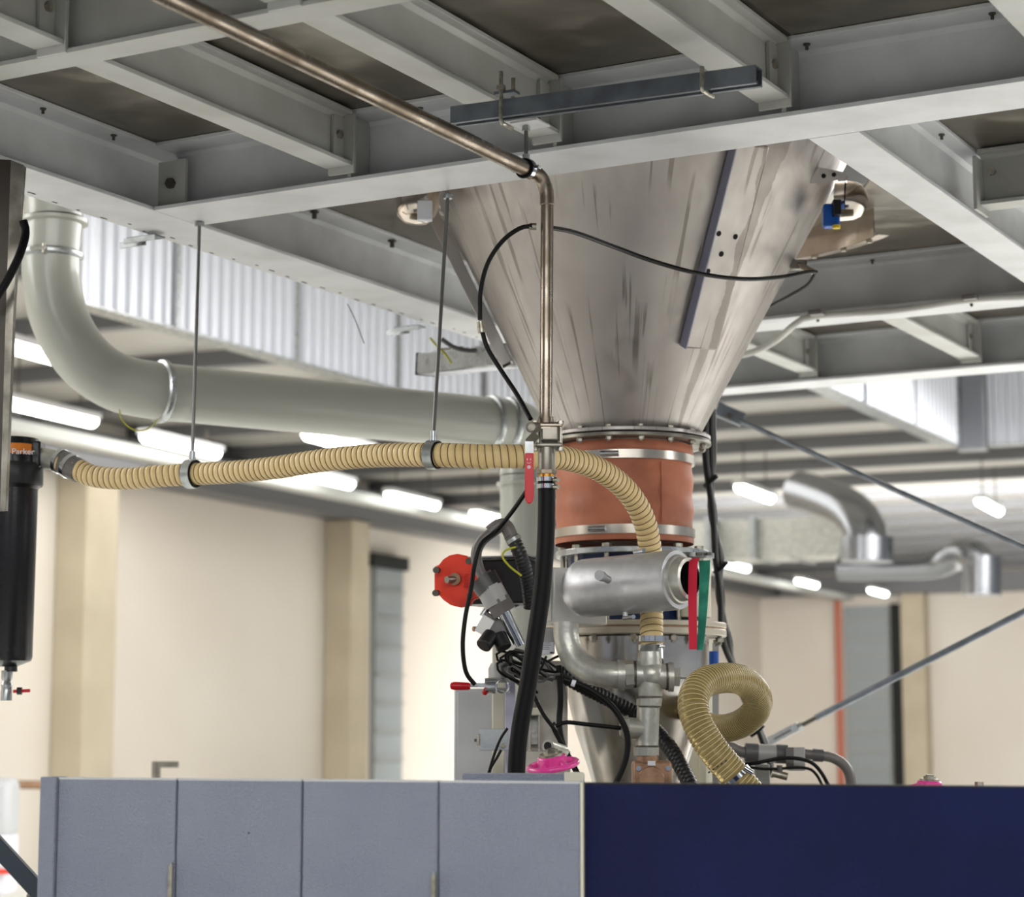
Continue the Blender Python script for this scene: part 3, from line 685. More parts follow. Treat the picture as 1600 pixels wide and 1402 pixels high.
hp = [P(96, 722, 6.28), P(120, 733, 6.26), P(150, 745, 6.23), P(200, 748, 6.19), P(250, 744, 6.16), P(300, 741, 6.13), P(360, 738, 6.05), P(430, 731, 5.96), P(510, 719, 5.85), P(590, 712, 5.74),
      P(677, 711, 5.62), P(760, 713, 5.58), P(840, 714, 5.60), P(890, 718, 5.68), P(940, 736, 5.78), P(980, 768, 5.87), P(1005, 810, 5.93), P(1016, 860, 5.97), P(1018, 920, 5.98), P(1018, 1022, 5.93)]
hs = thing('suction_hose', 'cream ribbed suction hose slung under the platform and bending down to the cross fitting', 'hose', P(677, 735, 5.62))
path = spline(hp, .0026)
part('hose_wall', ribbed(path, R(17.6, 5.7), .0190, .0026, 28), 'hose_cream', hs, sharp=80)
part('spiral_line', helix(path, R(17.6, 5.7) + .0009, .0190, .0013), 'hose_line', hs)
for k, (x, wd) in enumerate([(718, 1), (733, 1)]):
    for j in range(7): part('print_mark', MB().box(P(x + (j % 2) * 1.0, 700 + j * 3.4, 5.567 - .004 + abs(j - 3) * .0018), (.004 + .002 * ((j + k) % 2), .0012, .0022)), 'hose_line', hs)
# hose end at the filter
part('hose_cuff', MB().tube(spline([P(96, 721, 6.285), P(112, 730, 6.27), P(124, 736, 6.26)], .01), [R(19.4, 6.2)] * 12 if False else R(19.3, 6.2), 28), 'plastic_grey', hs)
for q0, q1 in ((P(92, 720, 6.29), P(97, 722, 6.285)), (P(106, 727, 6.275), P(111, 730, 6.27))):
    part('hose_clamp', MB().cyl(q0, q1, R(20.6, 6.2), n=28), 'chrome', hs)
# hangers
def hanger(top, side, loopc, axis, label):
    t = thing('hose_hanger', label, 'hanger', loopc, 'hangers of the cream hose')
    ax = V(axis).normalized(); rr = R(21.5, loopc.y)
    part('threaded_rod', MB().cyl(top, loopc + ZX * (rr + .01), .0052, n=12), 'rod_steel', t)
    part('clamp_ring', MB().lathe([(rr, -.014), (rr + .003, -.014), (rr + .003, .014), (rr, .014)], loopc, ax, 40, loop=True), 'zinc', t)
    part('rubber_lining', MB().lathe([(rr - .003, -.017), (rr, -.017), (rr, .017), (rr - .003, .017)], loopc, ax, 40, loop=True), 'rubber_black', t)
    part('rod_nut', MB().cyl(loopc + ZX * (rr + .001), loopc + ZX * (rr + .028), .010, n=12), 'zinc', t)
    part('top_nut', MB().hexp(top - ZX * .014, ZX, .014, .012), 'zinc', t)
    e = ax.cross(ZX).normalized() * side
    part('clamp_ear', MB().box(loopc + e * (rr + .012), (.022, .020, .006), (e, ax, ZX)), 'zinc', t, bevel=.001)
    part('clamp_bolt', MB().cyl(loopc + e * (rr + .014) - ZX * .016, loopc + e * (rr + .014) + ZX * .014, .004, n=10), 'zinc', t)
hanger(AB(3.80, 4.93, HB), -1, P(300, 741, 6.13), hp[6] - hp[4], 'left rod hanger with rubber lined ring around the cream hose')
tp = PH(700, 303, HB)
hanger(tp, -1, P(677, 711, 5.62), hp[11] - hp[9], 'middle rod hanger with wide clamp around the cream hose')

# ================================================================== THIN STAINLESS PIPE + BALL VALVE + BLACK HOSE
YV = 5.05
c0 = P(822, 264, YV); cend = c0 - BX * 2.3
el = [c0 + BX * .0, c0 + BX * .03, P(846, 279, YV + .05), P(854, 298, YV + .055), P(855, 330, YV + .055)]
ppipe = thing('steam_pipe', 'thin brownish stainless pipe coming from the top left and turning down before the hopper', 'pipe', P(853, 650, YV + .05))
part('horizontal_run', MB().cyl(cend, c0 + BX * .03, R(12.5, YV), n=28), 'stain_pipe', ppipe)
YV2 = YV + .055
part('elbow', MB().tube(spline([c0 + BX * .028, P(838, 271, YV + .035), P(848, 282, YV + .05), P(854, 300, YV2), P(855, 320, YV2)], .006), R(11.8, YV), 28), 'stain_pipe', ppipe)
part('vertical_run', MB().cyl(P(855, 319, YV2), P(853, 660, YV2), R(10.3, YV), n=28), 'stain_pipe', ppipe)
part('weld_ring', MB().torus(P(855, 320, YV2), ZX, R(10.5, YV), .0016, 28, 6), 'stain_pipe', ppipe)
part('socket', MB().cyl(P(853, 652, YV2), P(853, 662, YV2), R(13, YV), n=28), 'stain_pipe', ppipe)
pc_ = thing('pipe_clamp', 'black rubber lined pipe clamp hanging on a thin rod at the pipe elbow', 'clamp', c0)
part('clamp_lining', MB().lathe([(R(12.6, YV), -.012), (R(16, YV), -.012), (R(16, YV), .012), (R(12.6, YV), .012)], c0, BX, 32, loop=True), 'rubber_black', pc_)
part('clamp_band', MB().lathe([(R(16, YV), -.008), (R(17.2, YV), -.008), (R(17.2, YV), .008), (R(16, YV), .008)], c0, BX, 32, loop=True), 'chrome', pc_)
for s_ in (-1, 1): part('clamp_ear', MB().box(c0 + AX * s_ * R(20, YV), (.016, .014, .008), (AX, BX, ZX)), 'chrome', pc_, bevel=.001)
rt = c0.copy(); rt.z = P(818, 196, YV).z
part('hanger_rod', MB().cyl(c0 + ZX * R(16, YV), rt, .005, n=12), 'rod_steel', pc_)
part('rod_nut', MB().hexp(c0 + ZX * R(16, YV), ZX, .009, .012), 'zinc', pc_)
part('rod_nut', MB().hexp(rt - ZX * .014, ZX, .010, .012), 'zinc', pc_)
part('hanger_plate', MB().box(rt + ZX * .003 + V((.01, 0, 0)), (.075, .07, .006), (-AX, BX, ZX)), 'beam_main', pc_, bevel=.001)
# galvanised channel under the cross beams
chp = P(710, 183, 4.98); chq = P(1186, 119, 4.62)
gch = thing('strut_channel', 'grey galvanised strut channel clamped under the cross beams', 'channel', (chp + chq) / 2)
d = (chq - chp).normalized(); s1 = d.cross(ZX).normalized(); u1 = s1.cross(d)
w_ = .021; hh = .042
prof = [(-w_, 0), (-w_, hh), (w_, hh), (w_, 0), (w_ * .45, 0), (w_ * .45, .006), (w_ - .003, .006), (w_ - .003, hh - .003), (-w_ + .003, hh - .003), (-w_ + .003, .006), (-w_ * .45, .006), (-w_ * .45, 0)]
part('channel_profile', MB().prism(prof, chp - u1 * hh / 2, s1, u1, d, (chq - chp).length), 'galv_dark', gch)
part('slot_dark', MB().bar(chp + d * .01, chq - d * .01, .03, .002, up=u1), 'mouth_black', gch)  # black strip that darkens the channel's open inside by colour
def ubolt(x, ytop, ybot, Yc, both, label):
    t = thing('beam_clamp', label, 'clamp', P(x, ybot, Yc), 'window clamps on the galvanised channel')
    yb, yt = ybot, ytop
    b = MB().tube(spline([P(x, yt, Yc - .03), P(x, (yt + yb) / 2, Yc - .03), P(x, yb - 5, Yc - .03), P(x + 5, yb, Yc - .02), P(x + 17, yb + 7, Yc + .05)], .006), .0052, 10)
    part('hook_rod', b, 'bolt_zinc', t)
    if both:
        part('hook_rod', MB().cyl(P(x + 19, yt + 10, Yc + .02), P(x + 19, yb - 40, Yc + .02), .0052, n=10), 'bolt_zinc', t)
        part('clamp_plate', MB().box(P(x + 9, yt + 34, Yc - .01), (.055, .03, .007), (d, s1, ZX)), 'galv_dark', t)
        for xx, yy in ((x, yt + 28), (x + 19, yt + 37)): part('nut', MB().hexp(P(xx, yy, Yc - .03 if xx == x else Yc + .02), ZX, .011, .010), 'bolt_zinc', t)
    return t
ubolt(783, 112, 194, 4.93, True, 'threaded hook clamp with two rods at the left end of the channel')
ubolt(1097, 104, 144, 4.66, False, 'single threaded hook clamp near the right end of the channel')

bv = thing('ball_valve', 'stainless three-piece ball valve with red lever on the vertical pipe', 'valve', P(853, 740, YV2))
part('upper_end', MB().hexp(P(853, 672, YV2), ZX, R(17, YV), R(8, YV)), 'stain_pipe', bv)
part('upper_plate', MB().box(P(858, 666, YV2), (.066, .05, .010)), 'stain_pipe', bv, bevel=.003)
part('body', MB().box(P(859, 676, YV2), (.046, .044, .048)), 'steel_dull', bv, bevel=.006)
part('lower_plate', MB().box(P(858, 697, YV2), (.066, .05, .010)), 'steel_dull', bv, bevel=.003)
for x, Yo in ((836, -.018), (876, -.018), (842, .02), (872, .02)):
    b = MB(); b.cyl(P(x, 701, YV2 + Yo), P(x, 657, YV2 + Yo), .0042, n=10); b.hexp(P(x, 663, YV2 + Yo), ZX, .0078, .008); b.hexp(P(x, 705, YV2 + Yo), ZX, .0078, .008)
    part('body_bolt', b, 'bolt_zinc', bv)
part('stem', MB().cyl(P(838, 668, YV2 - .02), P(829, 668, YV2 - .05), .013, n=20), 'steel_dull', bv)
part('stem_nut', MB().hexp(P(832, 668, YV2 - .05), V((-.3, -1, 0)), .010, .008), 'bolt_zinc', bv)
lv = part('lever', MB().add([], []).bar(P(838, 679, YV2 - .055), P(826, 692, YV2 - .07), .022, .004, up=(0, -1, 0)), 'steel_dull', bv)
part('lever_arm', MB().bar(P(827, 690, YV2 - .07), P(827, 712, YV2 - .07), .0205, .004, up=(0, -1, 0)), 'zinc', bv)
g = part('lever_grip', MB().add([], []).prism([(-.0105, 0), (.0105, 0), (.0108, -.105), (.0085, -.1165), (.0035, -.122), (-.0035, -.122), (-.0085, -.1165), (-.0108, -.105)], P(827, 708, YV2 - .074), V((1, 0, 0)), ZX, V((0, 1, 0)), .008), 'red_grip', bv, bevel=.002, label='red plastic grip')
part('grip_mark', MB().ring(P(826.5, 730, YV2 - .0745), V((0, -1, 0)), .0030, .0042, .0006, 20), 'label_white', g)
part('grip_mark', MB().box(P(826.5, 730, YV2 - .0750), (.003, .0006, .0032)), 'label_white', g)
part('grip_mark', MB().box(P(823.6, 718, YV2 - .0748), (.0016, .0006, .0045)), 'label_white', g)
part('grip_mark', MB().box(P(829.2, 718, YV2 - .0748), (.0016, .0006, .0045)), 'label_white', g)
part('grip_mark', MB().tube([P(823.4, 722, YV2 - .0746), P(825, 724, YV2 - .0746), P(828, 724, YV2 - .0746), P(829.6, 722, YV2 - .0746)], .0005, 6), 'label_white', g)
part('lower_end', MB().cyl(P(854, 735, YV2), P(854, 700, YV2), R(14, YV), n=32), 'steel_dull', bv)
part('lower_nut', MB().hexp(P(854, 741, YV2), ZX, R(16, YV), R(6, YV)), 'stain_pipe', bv)
part('brass_nipple', MB().cyl(P(854, 752, YV2), P(854, 740, YV2), R(12, YV), n=24), 'brass', bv)
bh = thing('black_hose', 'thick black rubber hose hanging from the ball valve down behind the grey panels', 'hose', P(808, 1215, YV2 + .02))
hpth = spline([P(854, 748, YV2), P(854, 800, YV2), P(852, 860, YV2), P(846, 930, YV2), P(836, 1000, YV2), P(825, 1070, YV2), P(814, 1130, YV2), P(808, 1180, YV2), P(806, 1240, YV2)], .01)
part('hose_wall', MB().tube(hpth, R(14, YV), 28), 'rubber_black', bh)
for y in (749, 760):
    part('hose_clamp', MB().ring(P(854, y + 4, YV2), ZX, R(13.6, YV), R(15.3, YV), R(7, YV), 32), 'chrome', bh)
    part('clamp_screw', MB().cyl(P(866, y + 1, YV2 - .02), P(872, y + 1, YV2 - .028), .006, n=12), 'bolt_zinc', bh)

# ================================================================== LEFT: FILTER, POST
FY = 6.3
fl = thing('filter_housing', 'black cylindrical filter housing with orange label at the left edge', 'filter', P(17, 1040, FY))
fx = P(17, 860, FY).x; fz = lambda y: P(17, y, FY).z
part('bowl', MB().lathe([(R(14, FY), fz(1042)), (R(36, FY), fz(1033)), (R(38, FY), fz(1027)), (R(39, FY), fz(765)), (R(45, FY), fz(757))], V((fx, FY, 0)), ZX, 64, caps=True), 'filter_black', fl)
part('union_ring', MB().lathe([(R(45, FY), fz(760)), (R(46.5, FY), fz(757)), (R(46.5, FY), fz(728)), (R(45, FY), fz(725))], V((fx, FY, 0)), ZX, 64, caps=True), 'plastic_black', fl)
hd = part('head', MB().lathe([(R(40, FY), fz(726)), (R(39, FY), fz(690)), (R(37, FY), fz(686)), (R(10, FY), fz(684))], V((fx, FY, 0)), ZX, 64, caps=True), 'filter_black', fl)
part('outlet_boss', MB().box(P(58, 712, FY), (R(18, FY), .075, R(42, FY))), 'filter_black', fl, bevel=.006)
part('outlet_nipple', MB().cyl(P(66, 715, FY), P(96, 722, 6.28), R(16, FY), n=28), 'galv', fl)
lab = arc = None
mbl = MB(); rr = []
for i in range(17):
    an = math.radians(-93 + (i / 16) * 60 - 10 + 8); e = V((math.cos(an), math.sin(an), 0)); c = V((fx, FY, 0))
    rr.append([c + e * R(39.4, FY) + ZX * fz(713), c + e * R(40.4, FY) + ZX * fz(713), c + e * R(40.4, FY) + ZX * fz(697), c + e * R(39.4, FY) + ZX * fz(697)])
part('label', mbl.rings(rr, True), 'orange_label', fl, label='orange maker label')
text_part('label_text', 'Parker', R(13, FY), P(36, 706, FY - R(39, FY)), V((.90, .16, 0)), ZX, 'label_white', fl)
part('drain_neck', MB().cyl(P(17, 1050, FY), P(17, 1036, FY), R(10, FY), n=24), 'plastic_black', fl)
dv = part('drain_valve', MB().lathe([(R(9, FY), fz(1095)), (R(9, FY), fz(1080)), (R(8, FY), fz(1076)), (R(9.5, FY), fz(1070)), (R(7, FY), fz(1064)), (R(9, FY), fz(1060)), (R(9, FY), fz(1048))], V((fx, FY, 0)), ZX, 10, caps=True), 'zinc', fl)
part('valve_lever', MB().box(P(34, 1080, FY - .005), (R(26, FY), .012, R(5, FY)), (V((1, 0, .05)).normalized(), V((0, 1, 0)), ZX)), 'red_grip', dv, bevel=.002)
part('stem_nut', MB().cyl(P(27, 1080, FY - .005), P(34, 1080, FY - .005), R(6, FY), n=10), 'plastic_black', dv)
tp0 = P(-10, 248, 5.4); po = thing('panel_post', 'dark brown leaning sheet panel cut by the left picture edge', 'panel', P(-5, 797, 5.4))
part('sheet', MB().prism([(-60, 0)] and [(P(x, y, 5.4).x, P(x, y, 5.4).z) for x, y in ((-60, 245), (17, 250), (2, 797), (-80, 797))], V((0, 5.4, 0)), V((1, 0, 0)), ZX, V((0, 1, 0)), .04), 'brown_post', po)
part('edge_strip', MB().prism([(P(x, y, 5.39).x, P(x, y, 5.39).z) for x, y in ((17, 250), (37, 258), (22, 460), (8, 797), (0, 797), (8, 520))], V((0, 5.39, 0)), V((1, 0, 0)), ZX, V((0, 1, 0)), .03), 'steel_dull', po)
single('cable_loop', MB().tube(spline([P(36, 345, 5.36), P(40, 365, 5.36), P(30, 400, 5.34), P(10, 440, 5.33), P(-12, 475, 5.33)], .01), .011, 12), 'rubber_black', 'thick black cable bending off the top of the brown panel', 'cable')

# ================================================================== WHITE DUCT
DY = 7.16; RD = .1
wd_ = thing('white_duct', 'glossy off-white round duct bending from the platform edge and running behind the cream hose', 'duct', P(85, 350, DY))
pA = P(84, 330, DY); pB = P(80, 400, DY)
dd = V((.829, .559, 0)); s0 = P(252, 612, 7.2); e0 = s0 + dd * 1.36
dz = (P(756, 662, e0.y).z - s0.z); e0.z = s0.z + dz
bend = spline([P(80, 395, DY), P(81, 440, DY), P(94, 500, DY), P(130, 560, DY), P(184, 598, DY + .04), s0, s0 + (e0 - s0).normalized() * .07], .015)
part('top_stub', MB().cyl(P(84, 250, DY), P(84, 340, DY), RD * .98, n=48), 'duct_white', wd_)
part('stub_flange', MB().lathe([(RD, -.012), (RD + .018, -.008), (RD + .018, .004), (RD, .008)], P(84, 346, DY), ZX, 48, loop=True), 'duct_white', wd_)
part('collar', MB().cyl(P(84, 346, DY), P(80, 400, DY), RD * 1.0, RD * .97, n=48), 'duct_white', wd_)
part('bend', MB().tube(bend, RD, 48), 'duct_white', wd_, sharp=60)
part('straight_run', MB().cyl(s0, e0, RD, n=48), 'duct_white', wd_)
def duct_clamp(c, ax, ang):
    part('clamp_ring', MB().lathe([(RD, -.014), (RD + .010, -.009), (RD + .012, 0), (RD + .010, .009), (RD, .014)], c, ax, 48), 'zinc', wd_)
    u_, v_ = frame_of(V(ax)); e = u_ * math.cos(ang) + v_ * math.sin(ang); q = V(c) + e * (RD + .014); tg = V(ax).normalized().cross(e)
    part('toggle_latch', MB().bar(q - tg * .03, q + tg * .03, .014, .012, up=e), 'galv', wd_, bevel=.002)
    part('latch_pin', MB().cyl(q + tg * .02 - V(ax).normalized() * .016, q + tg * .02 + V(ax).normalized() * .016, .006, n=10), 'bolt_zinc', wd_)
duct_clamp(P(80, 399, DY), ZX, math.radians(90 + 170))
duct_clamp(s0, dd, -.3)
eu = (e0 - s0).normalized()
duct_clamp(e0, eu, -.35); duct_clamp(e0 + eu * .075, eu, -.35)
part('coupling', MB().cyl(e0, e0 + eu * .08, RD * 1.01, n=48), 'duct_white', wd_)
b0 = e0 + eu * .08; vx = P(822, 760, b0.y + .10)
bend2 = spline([b0, b0 + eu * .05, V((vx.x - .04, vx.y - .02, b0.z - .035)), V((vx.x, vx.y, P(0, 715, vx.y).z)), V((vx.x, vx.y, P(0, 745, vx.y).z))], .015)
part('bend', MB().tube(bend2, RD, 48), 'duct_white', wd_, sharp=60)
part('down_pipe', MB().cyl(V((vx.x, vx.y, P(0, 745, vx.y).z)), V((vx.x, vx.y, .9)), RD, n=48), 'duct_white', wd_)
part('joint_flange', MB().lathe([(RD, -.010), (RD + .014, -.006), (RD + .014, .006), (RD, .010)], V((vx.x, vx.y, P(0, 757, vx.y).z)), ZX, 48, loop=True), 'duct_white', wd_)
single('drain_loop', MB().tube(spline([P(186, 640, 7.1), P(192, 658, 7.09), P(210, 672, 7.08), P(232, 670, 7.07), P(247, 655, 7.08)], .01), .0022, 8), 'yellow_wire', 'thin yellow-green earthing wire hanging under the duct clamp', 'wire')
single('drain_loop', MB().tube(spline([P(738, 727, 7.6), P(748, 733, 7.6), P(760, 733, 7.6), P(768, 727, 7.6)], .01), .0022, 8), 'yellow_wire', 'thin yellow wire loop under the hose left of the red lever', 'wire')
# tray pieces and light fitting under side beam
for (x, y, l, s_, lb) in ((228, 372, 36, 5.85, 'left'), (640, 512, 40, 6.9, 'right')):
    t = thing('tray_bracket', 'small galvanised tray bracket under the side beam, the %s one' % lb, 'bracket', PH(x, y, HB - .02))
    q = PH(x, y, HB - .012); part('bracket_plate', MB().box(q, (.11, .05, .005), (-AX, BX, ZX)), 'galv_dark', t)
    part('bracket_lip', MB().box(q + AX * .05 - ZX * .012, (.10, .006, .02), (-AX, BX, ZX)), 'zinc', t)
    part('bracket_lip', MB().box(q - BX * .03 - ZX * .010, (.12, .006, .016), (-AX, BX, ZX)), 'zinc', t)
lf = thing('light_fitting', 'boxy grey aluminium light fitting hanging under the side beam left of the hopper', 'lamp', P(728, 565, 7.6))
l0_ = P(667, 570, 7.75); l1_ = P(800, 555, 7.15)
part('housing', MB().bar(l0_, l1_, .085, .078), 'zinc', lf, bevel=.005)
part('end_cap', MB().bar(l0_ - (l1_ - l0_).normalized() * .008, l0_, .09, .084), 'plastic_black', lf, bevel=.003)
part('mounting_strap', MB().box(l0_.lerp(l1_, .3) + ZX * .05, (.1, .02, .006), (-AX, BX, ZX)), 'steel_dull', lf)
part('glass', MB().bar(l0_.lerp(l1_, .04) - ZX * .040, l0_.lerp(l1_, .98) - ZX * .040, .07, .004), 'label_white', lf)
single('earth_wire', MB().tube(spline([P(672, 528, 7.4), P(682, 540, 7.4), P(697, 555, 7.4), P(706, 568, 7.4)], .01), .004, 8), 'yellow_wire', 'yellow-green earth wire from the side beam to the light fitting', 'wire')
single('black_cable', MB().tube(spline([P(690, 530, 7.3), P(710, 543, 7.3), P(735, 548, 7.3), P(775, 545, 7.3)], .01), .008, 8), 'cable_grey', 'dark cable sagging over the light fitting', 'cable')
single('fine_wire', MB().tube(spline([P(543, 475, 7.0), P(555, 500, 7.0), P(569, 537, 7.0)], .01), .0016, 6), 'cable_black', 'fine dark wire hanging below the side beam in the middle', 'wire')

# ================================================================== TUBES ON THE HOPPER
def tubing(name, pts, r, m, label, cat='tube', n=12, step=.01): return single(name, MB().tube(spline(pts, step), r, n), m, label, cat)
at_ = thing('air_tube', 'thin black air tube curving left from the vertical pipe down to the ball valve', 'tube', P(790, 500, 5.2))
part('tube', MB().tube(spline([P(832, 353, YV2 - .01), P(812, 357, YV2), P(785, 377, YV2 + .03), P(762, 412, YV2 + .06), P(751, 455, YV2 + .08), P(750, 500, YV2 + .08)], .01), .0058, 12), 'cable_black', at_)
part('push_fitting', MB().cyl(P(838, 354, YV2 - .005), P(827, 354, YV2 - .005), .0088, n=12), 'bolt_zinc', at_)
part('push_fitting', MB().cyl(P(751, 503, YV2 + .08), P(753, 520, YV2 + .08), .0100, n=12), 'bolt_zinc', at_)
part('tube', MB().tube(spline([P(753, 516, YV2 + .08), P(762, 545, YV2 + .08), P(785, 582, YV2 + .07), P(808, 617, YV2 + .03), P(829, 655, YV2 - .02)], .01), .0058, 12), 'cable_black', at_)
tubing('air_tube', [P(862, 356, YV2 + .02), P(900, 364, 5.3), P(960, 386, 5.5), P(1020, 408, 5.62), P(1090, 427, 5.72), P(1160, 436, 5.85), P(1220, 433, 6.05), P(1262, 425, 6.2), P(1275, 425, 6.3)], .0062, 'cable_black', 'thin black air tube sagging across the face of the hopper')
tubing('air_tube', [P(1275, 425, 6.3), P(1262, 445, 6.4), P(1235, 462, 6.6), P(1205, 478, 6.9)], .0062, 'cable_black', 'short black air tube bending back behind the right flank of the hopper')
# conduit on beam A2
cd = thing('conduit', 'pale grey cable conduit clipped along the beam behind the hopper', 'conduit', P(1300, 500, 7.3))
hh = HB - .015
part('conduit_tube', MB().tube(spline([P(1130, 560, 7.95), P(1180, 549, 7.8), P(1215, 530, 7.7), P(1245, 505, 7.55), PH(1275, 494, hh), PH(1400, 485, hh), PH(1520, 468, hh), PH(1620, 463, hh)], .03), .0125, 14), 'tray_grey', cd)
for x, y in ((1276, 490), (1516, 466)):
    part('conduit_clip', MB().box(PH(x, y - 1, HB - .012), (.05, .045, .018), (-AX, BX, ZX)), 'plastic_grey', cd, bevel=.003)
    part('clip_screw', MB().cyl(PH(x + 2, y + 11, HB - .001), PH(x + 2, y + 11, HB - .016), .006, n=10), 'bolt_dark', cd)
# tie rods
tr = thing('brace_rod', 'thin diagonal steel brace rod falling to the right from a bracket behind the hopper', 'brace', P(1140, 650, 8.6))
part('rod', MB().cyl(P(1150, 655, 8.6), P(1150, 655, 8.6) + (P(1640, 873, 7.6) - P(1150, 655, 8.6)) * 1.7, .0105, n=14), 'galv_dark', tr)
part('bracket', MB().box(P(1140, 648, 8.6), (.12, .05, .055), (V((.92, 0, -.39)), V((0, 1, 0)), V((.39, 0, .92)))), 'galv_dark', tr, bevel=.004)
part('bracket_bolt', bolt(MB(), P(1139, 650, 8.565), V((0, -1, 0)), .013, .01), 'bolt_dark', tr)
tr = thing('brace_rod', 'thin diagonal brace rod rising to the right with a fork end above the plastic valve', 'brace', P(1210, 1155, 8.4))
part('rod', MB().cyl(P(1275, 1122, 8.4), P(1275, 1122, 8.4) + (P(1640, 936, 8.0) - P(1275, 1122, 8.4)) * 2.2, .0135, n=14), 'galv_dark', tr)
part('threaded_end', MB().cyl(P(1253, 1134, 8.4), P(1277, 1121, 8.4), .009, n=12), 'bolt_dark', tr)
part('nut', MB().hexp(P(1246, 1138, 8.4), V((.89, 0, .46)), .019, .02), 'zinc', tr)
part('fork', MB().bar(P(1200, 1160, 8.4), P(1248, 1135, 8.4), .02, .035), 'zinc', tr, bevel=.004)
part('fork_slot', MB().bar(P(1210, 1155, 8.385), P(1236, 1141, 8.385), .004, .006), 'bolt_dark', tr)
# cable bundle
cbn = thing('cable_bundle', 'bundle of grey and black cables hanging down behind the right of the hopper flange', 'cable', P(1145, 1020, 6.95))
random.seed(5)
for k, (o1, o2, mt) in enumerate(((-7, 0, 'cable_black'), (-3, 3, 'cable_grey'), (1, -2, 'cable_black'), (5, 2, 'cable_grey'), (8, -3, 'cable_grey'), (-5, 5, 'cable_black'))):
    yy = 6.95 + .008 * k
    part('cable', MB().tube(spline([P(1107 + o1, 640, yy), P(1108 + o1, 720, yy), P(1112 + o2, 800, yy), P(1122 + o1 * .8, 870, yy), P(1124 + o2, 930, yy), P(1134 + o1 * .9, 1000, yy), P(1148 + o2, 1050, yy + .1), P(1172 + o2, 1110, yy + .2), P(1196 + o1 * .5, 1165, yy + .2), P(1208, 1215, yy + .2)], .02), .0075, 10), mt, cbn)
for x, y in ((1110, 748), (1126, 883), (1183, 1137)): part('cable_tie', MB().cyl(P(x - 2, y + 2, 6.97), P(x + 2, y + 5, 6.97) + V((0, .0, -.004)), .03, n=16), 'cable_black', cbn)

# ================================================================== GALVANISED FITTINGS
GY = 5.86
gf = thing('galvanised_pipework', 'galvanised elbow, cross and tee fittings joined below the cream hose', 'pipe fitting', P(1012, 1195, GY))
part('elbow', MB().tube(spline([P(884, 972, GY + .05), P(886, 1000, GY + .05), P(898, 1030, GY + .04), P(922, 1048, GY + .02), P(950, 1054, GY), P(972, 1055, GY)], .008), lambda s: R(20 + 1.5 * s, GY), 32), 'galv', gf)
part('elbow_bead', MB().cyl(P(965, 1055, GY), P(976, 1055, GY), R(24, GY), n=32), 'galv', gf)
part('union_nut', MB().cyl(P(976, 1055, GY), P(990, 1054, GY), R(22, GY), n=8), 'galv', gf)
part('cross_body', MB().cyl(P(988, 1054, GY), P(1050, 1058, GY), R(20, GY), n=32), 'galv', gf)
part('cross_arm', MB().lathe([(R(18, GY), 0), (R(19, GY), .03), (R(20, GY), .06), (R(19, GY), .11), (R(18, GY), .14)], P(1016, 1098, GY), ZX, 32, caps=True), 'galv', gf)
part('cross_core', MB().ball(P(1017, 1054, GY), R(24, GY), ZX, 1), 'galv', gf)
part('cross_bead', MB().cyl(P(1044, 1058, GY), P(1052, 1058, GY), R(23, GY), n=32), 'galv', gf)
part('plug', MB().hexp(P(1052, 1058, GY), V((1, 0, -.05)), R(16, GY), R(10, GY)), 'galv', gf)
part('hose_tail', MB().cyl(P(1018, 1034, GY + .03), P(1018, 1018, GY + .05), R(19, GY), n=28), 'zinc', gf)
for y0, y1 in ((994, 1003), (1008, 1017)): part('hose_clamp', MB().cyl(P(1018, y1, 5.93), P(1018, y0, 5.93), R(20.3, 5.93), n=32), 'chrome', gf)
part('clamp_screw', MB().cyl(P(1028, 1009, GY + .02), P(1038, 1010, GY + .03), .009, .003, n=12), 'chrome', gf)
part('union_ring', MB().cyl(P(1014, 1103, GY), P(1014, 1092, GY), R(19.5, GY), n=8), 'galv', gf)
part('tee_body', MB().cyl(P(1011, 1170, GY), P(1013, 1104, GY), R(17.5, GY), n=32), 'galv', gf)
part('tee_branch', MB().cyl(P(1010, 1140, GY), P(978, 1137, GY - .01), R(16, GY), n=32), 'galv', gf)
part('branch_plug', MB().cyl(P(980, 1137, GY - .01), P(970, 1136, GY - .012), R(19, GY), R(15, GY), n=8), 'galv', gf)
part('tee_nut', MB().cyl(P(1010, 1181, GY), P(1010, 1168, GY), R(19.5, GY), n=8), 'galv', gf)
for q0, q1, rr_ in ((P(990, 1054, GY), P(994, 1054, GY), 20.8), (P(1040, 1058, GY), P(1043, 1058, GY), 20.8), (P(1014, 1091, GY), P(1014, 1088, GY), 20.6), (P(1014, 1106, GY), P(1014, 1103, GY), 18.4), (P(1011, 1168, GY), P(1011, 1165, GY), 18.4)):
    part('thread_ring', MB().cyl(q0, q1, R(rr_, GY), n=32), 'bolt_dark', gf)
bz = thing('bronze_valve', 'bronze valve body with corner screws just above the blue panel', 'valve', P(1018, 1230, GY))
part('neck', MB().cyl(P(1013, 1192, GY), P(1012, 1181, GY), R(17, GY), n=24), 'bronze', bz)
part('valve_body', MB().box(P(1018, 1215, GY + .02), (R(60, GY), .09, R(52, GY))), 'bronze', bz, bevel=.010)
part('cover_ring', MB().cyl(P(1018, 1218, GY - .03), P(1018, 1218, GY - .05), R(20, GY), n=32), 'bronze', bz, bevel=.003)
part('name_plate', MB().box(P(1018, 1193, GY - .03), (R(12, GY), .004, R(7, GY))), 'label_white', bz)
for x in (998, 1044): part('corner_screw', MB().cyl(P(x, 1201, GY - .024), P(x, 1201, GY - .032), .007, n=14), 'chrome', bz)

